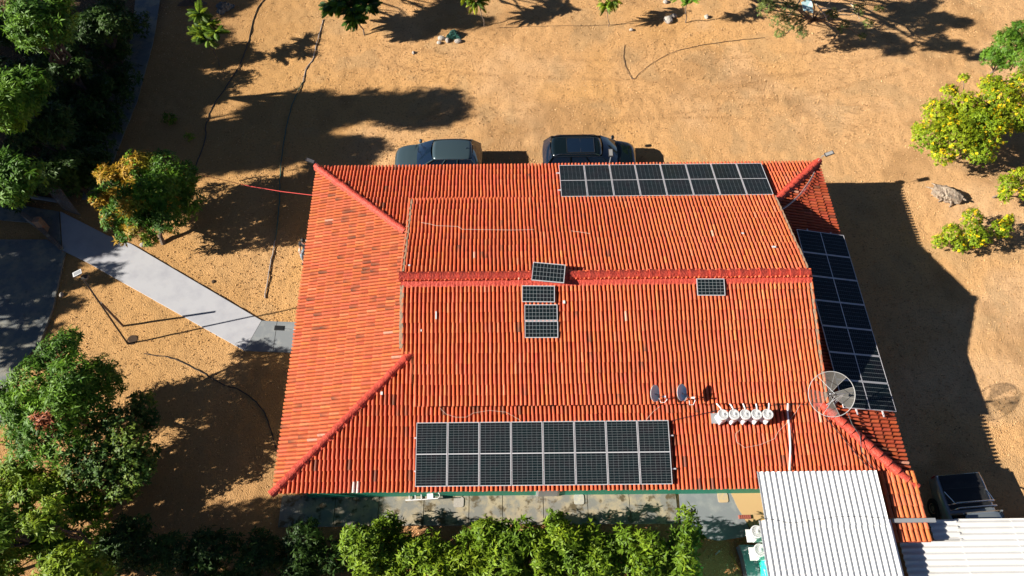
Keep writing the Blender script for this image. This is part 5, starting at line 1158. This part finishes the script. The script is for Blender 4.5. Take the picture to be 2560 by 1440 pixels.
for k, (g, h, R_, n, rr, kd, lab) in enumerate([((780, 1270), 5.0, .9, 8, .6, 'shrub', 'tall light green tree at the lower left edge, the upper one of two'), ((560, 1330), 4.6, 1.4, 5, .5, 'mango', 'leafy tree standing beyond the lower left of the picture'),
        ((860, 1400), 4.2, 1.0, 8, .6, 'shrub', 'light green tree at the bottom edge between corner and brown soil'), ((680, 1400), 4.5, 1.2, 8, .7, 'shrub', 'tall light green tree in the very corner at lower left'), ((940, 1275), 5.2, .5, 4, .36, 'shrub', 'thin topmost spray of light green leaves near the lower left edge')]):
    S_ = at(*g); kk = h / math.tan(SUN_EL); c_ = Vector((S_.x - kk * math.cos(SUN_AZ - math.pi), S_.y - kk * math.sin(SUN_AZ - math.pi), h)); rg = np.random.default_rng(600 + k)
    tree('leafy_tree', lab, 'tree', (c_.x, c_.y), rnd_lobes(c_.x, c_.y, h, R_, n, rr, rg), kd, group='trees at the lower left', tr=.08, seed=610 + k, dens=.8, size=1.0, low=.5, bark='bark_shaded')

# ------------------------------------------------------------------ gate, wall, stump, rocks
g0, g1 = at(158, 523), at(203, 538); gz = 1.55
gt_ = thing('wire_gate', 'open wire mesh gate with thin pale frame at the west end of the path', 'gate', tuple(at(178, 530)))
A, B_ = at(158, 523, 0.05), at(202, 538, .05); C_, D_ = at(148, 468, 1.25), at(103, 457, 1.25)
A2 = at(158, 523, .05); fr_ = [at(158, 523, .05), at(201, 538, .05), at(147, 467, 1.75), at(102, 457, 1.75)]
P_ = [U((fr_[0].x, fr_[0].y, .05)), U((fr_[1].x, fr_[1].y, .05)), fr_[2], fr_[3]]
obj('frame', MB().tube(P_ + [P_[0]], .02, 6), M['wood'], gt_); obj('cross_bar', MB().tube([P_[0].lerp(P_[3], .42), P_[1].lerp(P_[2], .42)], .015, 6), M['wood'], gt_)
mw = MB()
for i in range(1, 12): mw.tube([P_[0].lerp(P_[1], i / 12), P_[3].lerp(P_[2], i / 12)], .004, 3)
for i in range(1, 20): mw.tube([P_[0].lerp(P_[3], i / 20), P_[1].lerp(P_[2], i / 20)], .004, 3)
obj('wire_mesh', mw, M['grey_metal'], gt_)
wl = thing('boundary_wall', 'low wall with rounded wooden-looking coping ending at the path, far left', 'wall', tuple(at(160, 628)))
wp = [at(x, y, 0) for x, y in ((158, 626), (128, 598), (100, 572), (72, 552))]
for i in range(3):
    a, b = wp[i], wp[i + 1]; c_ = (a + b) / 2; d_ = b - a; h_ = .18 + .22 * i
    obj('wall_section', MB().box(c_.x, c_.y, h_ / 2, d_.length + .02, .14, h_, rz=math.atan2(d_.y, d_.x)), M['conc_slab'], wl)
    obj('coping', MB().box(c_.x, c_.y, h_ + .02, d_.length + .02, .20, .05, rz=math.atan2(d_.y, d_.x)), M['wood'], wl, bevel=.02)
p = at(90, 548, .9); tag(obj('gate_pillar', MB().box(p.x, p.y, .45, .32, .32, .9), M['mortar'], bevel=.02), 'short brick-coloured gate pillar whose top catches the sun, far left', 'pillar')
kb = [at(*q) for q in ((158, 632), (166, 634), (135, 775), (100, 868), (92, 866), (127, 770))]
struct('kerb', MB().prism(kb, -.1, .13), M['conc_slab'], 'raised kerb along the right side of the old concrete slab')
p = at(2366, 492); st_ = thing('tree_stump', 'fallen grey weathered tree stump lying on the sand right of the house', 'stump', (p.x, p.y, 0), R(-28))
rg = np.random.default_rng(9); m_ = MB(); V = []; n = 18; K = 14
for i in range(K + 1):
    t_ = i / K; x = -.72 + 1.35 * t_; r_ = .06 + .30 * math.sin(math.pi * min(1, t_ * .75 + .12)) ** .8
    for k in range(n):
        a = 2 * math.pi * k / n; rr = r_ * (1 + .16 * math.sin(5 * a + 2 * t_) + rg.normal(0, .07)); V.append((x, rr * math.cos(a) * 1.15, .16 + max(-.2, rr * math.sin(a) * .9)))
m_.add(V, [(i * n + k, i * n + (k + 1) % n, (i + 1) * n + (k + 1) % n, (i + 1) * n + k) for i in range(K) for k in range(n)] + [tuple(range(n))[::-1], tuple(range(K * n, K * n + n))])
M['dead'] = pmat('dead_wood', (.30, .235, .17), rough=.95, var=(5, .45, .62, (.15, .10, .07)), var2=(16, .5, .68, (.46, .38, .30)), bump=(22, 1, .06))
obj('log', m_, M['dead'], st_, local=True)
for a, b in (((-.6, .1, .25), (-.85, .42, .12)), ((-.65, -.05, .2), (-1.05, .12, .05)), ((.5, .15, .3), (.62, .35, .1)), ((.2, -.3, .15), (.25, -.6, .02)), ((-.2, -.3, .12), (-.3, -.52, .02)), ((.6, 0, .2), (.82, -.1, .3))):
    obj('root', MB().tube([a, ((a[0] + b[0]) / 2 + .04, (a[1] + b[1]) / 2, (a[2] + b[2]) / 2 + .04), b], [.07, .05, .02], 6), M['dead'], st_, local=True)
def rock(px_, py_, s, lab, grp=None, m='rock', flat=.7, hgt=None):
    p = at(px_, py_); rg = np.random.default_rng(int(px_ * 3 + py_)); bm = bmesh.new(); bmesh.ops.create_icosphere(bm, subdivisions=2, radius=s)
    k = rg.uniform(.6, 1.1, 3)
    for v in bm.verts:
        f = 1 + .28 * (vnoise(np.array([v.co.x / s * 1.3 + 9]), np.array([v.co.y / s * 1.3 + v.co.z / s]), .8, int(px_))[0] - .5); v.co = Vector((v.co.x * k[0] * f + 0, v.co.y * k[1] * f, max(-s * .2, v.co.z * flat * f))); v.co += Vector((p.x, p.y, s * flat * .35))
    me = bpy.data.meshes.new('rock'); bm.to_mesh(me); bm.free(); o = obj('rock', me, None); me.materials.append(M[m]); tag(o, lab, 'rock', grp); return o
rock(1034, 133, .13, 'small grey rock on the sand left of the tarp pile')
rock(1104, 98, .24, 'pale rock at the left end of the tarp pile', 'rocks of the tarp pile'); rock(1119, 103, .2, 'pale rock in the middle of the tarp pile', 'rocks of the tarp pile')
rock(1145, 105, .2, 'pale flat rock at the lower right of the tarp pile', 'rocks of the tarp pile'); rock(1098, 108, .14, 'smallest pale rock at the lower left of the tarp pile', 'rocks of the tarp pile')
rock(1578, 76, .14, 'small whitish rock under the pale slim sapling'); rock(1664, 6, .16, 'grey rock at the very top edge left of the thin sapling'); rock(1766, 44, .2, 'grey rock right of the thin-trunked sapling')
rock(1670, 52, .30, 'large grey rock in the dark debris heap', 'debris heap'); rock(1684, 42, .22, 'grey rock behind the large one in the debris heap', 'debris heap', m='rock')
rock(357, 613, .13, 'small brown rock at the path edge under the orange-tipped tree'); rock(155, 738, .15, 'small whitish rock beside the kerb of the old slab')
def heap(px_, py_, sx_, sy_, h_, m, name, lab, cat):
    p = at(px_, py_); rg = np.random.default_rng(int(px_)); mb = MB()
    N = 14; V = []
    for i in range(N + 1):
        for k in range(18):
            a = 2 * math.pi * k / 18; f = i / N; rr = f * (1 + .25 * math.sin(3 * a + px_) + .12 * math.sin(7 * a)); V.append((p.x + sx_ * rr * math.cos(a), p.y + sy_ * rr * math.sin(a), .01 + h_ * (1 - f ** 1.6) + rg.normal(0, .035) * (f < .98)))
    mb.add(V, [(i * 18 + k, i * 18 + (k + 1) % 18, (i + 1) * 18 + (k + 1) % 18, (i + 1) * 18 + k) for i in range(N) for k in range(18)])
    return tag(obj(name, mb, M[m]), lab, cat)
heap(1134, 90, .42, .36, .35, 'tarp', 'crumpled_tarp', 'crumpled dark green tarp among pale rocks at the top', 'tarp')
heap(560, 20, .5, .5, .3, 'conc_slab', 'rubble_heap', 'dark heap of rubble at the top edge near the black hose', 'rubble heap')
heap(480, 8, .8, .3, .35, 'wood', 'brushwood_heap', 'heap of grey dead wood at the top edge by the drain', 'wood heap')
# small weeds
for k, (x, y, s, lab) in enumerate(((422, 300, .38, 'small green weed in the tree shade left of the black hose'), (470, 345, .25, 'dark low weed beside the black hose'), (2500, 1060, .0, ''), (715, 595, .0, ''))):
    if not s: continue
    c_ = at(x, y, .2); tree('weed', lab, 'weed', (c_.x, c_.y), [(c_.x, c_.y, .25, s), (c_.x + s * .6, c_.y + .1, .2, s * .6)], 'shrub', group='weeds on the sand', tr=.01, seed=700 + k, limbs=False, size=.7)
for (x0_, y0_), (x1_, y1_), lab in (((215, 130), (285, 205), 'fallen bare log in the deep shade near the drain, upper one'), ((205, 180), (245, 235), 'fallen bare log in the deep shade near the drain, lower one'), ((45, 488), (148, 503), 'long pale concrete beam lying in the shade behind the wire gate')):
    a, b = at(x0_, y0_, .15), at(x1_, y1_, .12); tag(obj('fallen_log' if 'log' in lab else 'concrete_beam', MB().tube([a, (a + b) / 2 + U((.05, 0, .03)), b], [.06, .07, .05] if 'log' in lab else .11, 7), M['bark'] if 'log' in lab else M['conc_grey']), lab, 'log' if 'log' in lab else 'beam', 'fallen logs in the shade' if 'log' in lab else None)

print('LEAVES', sum(QN))
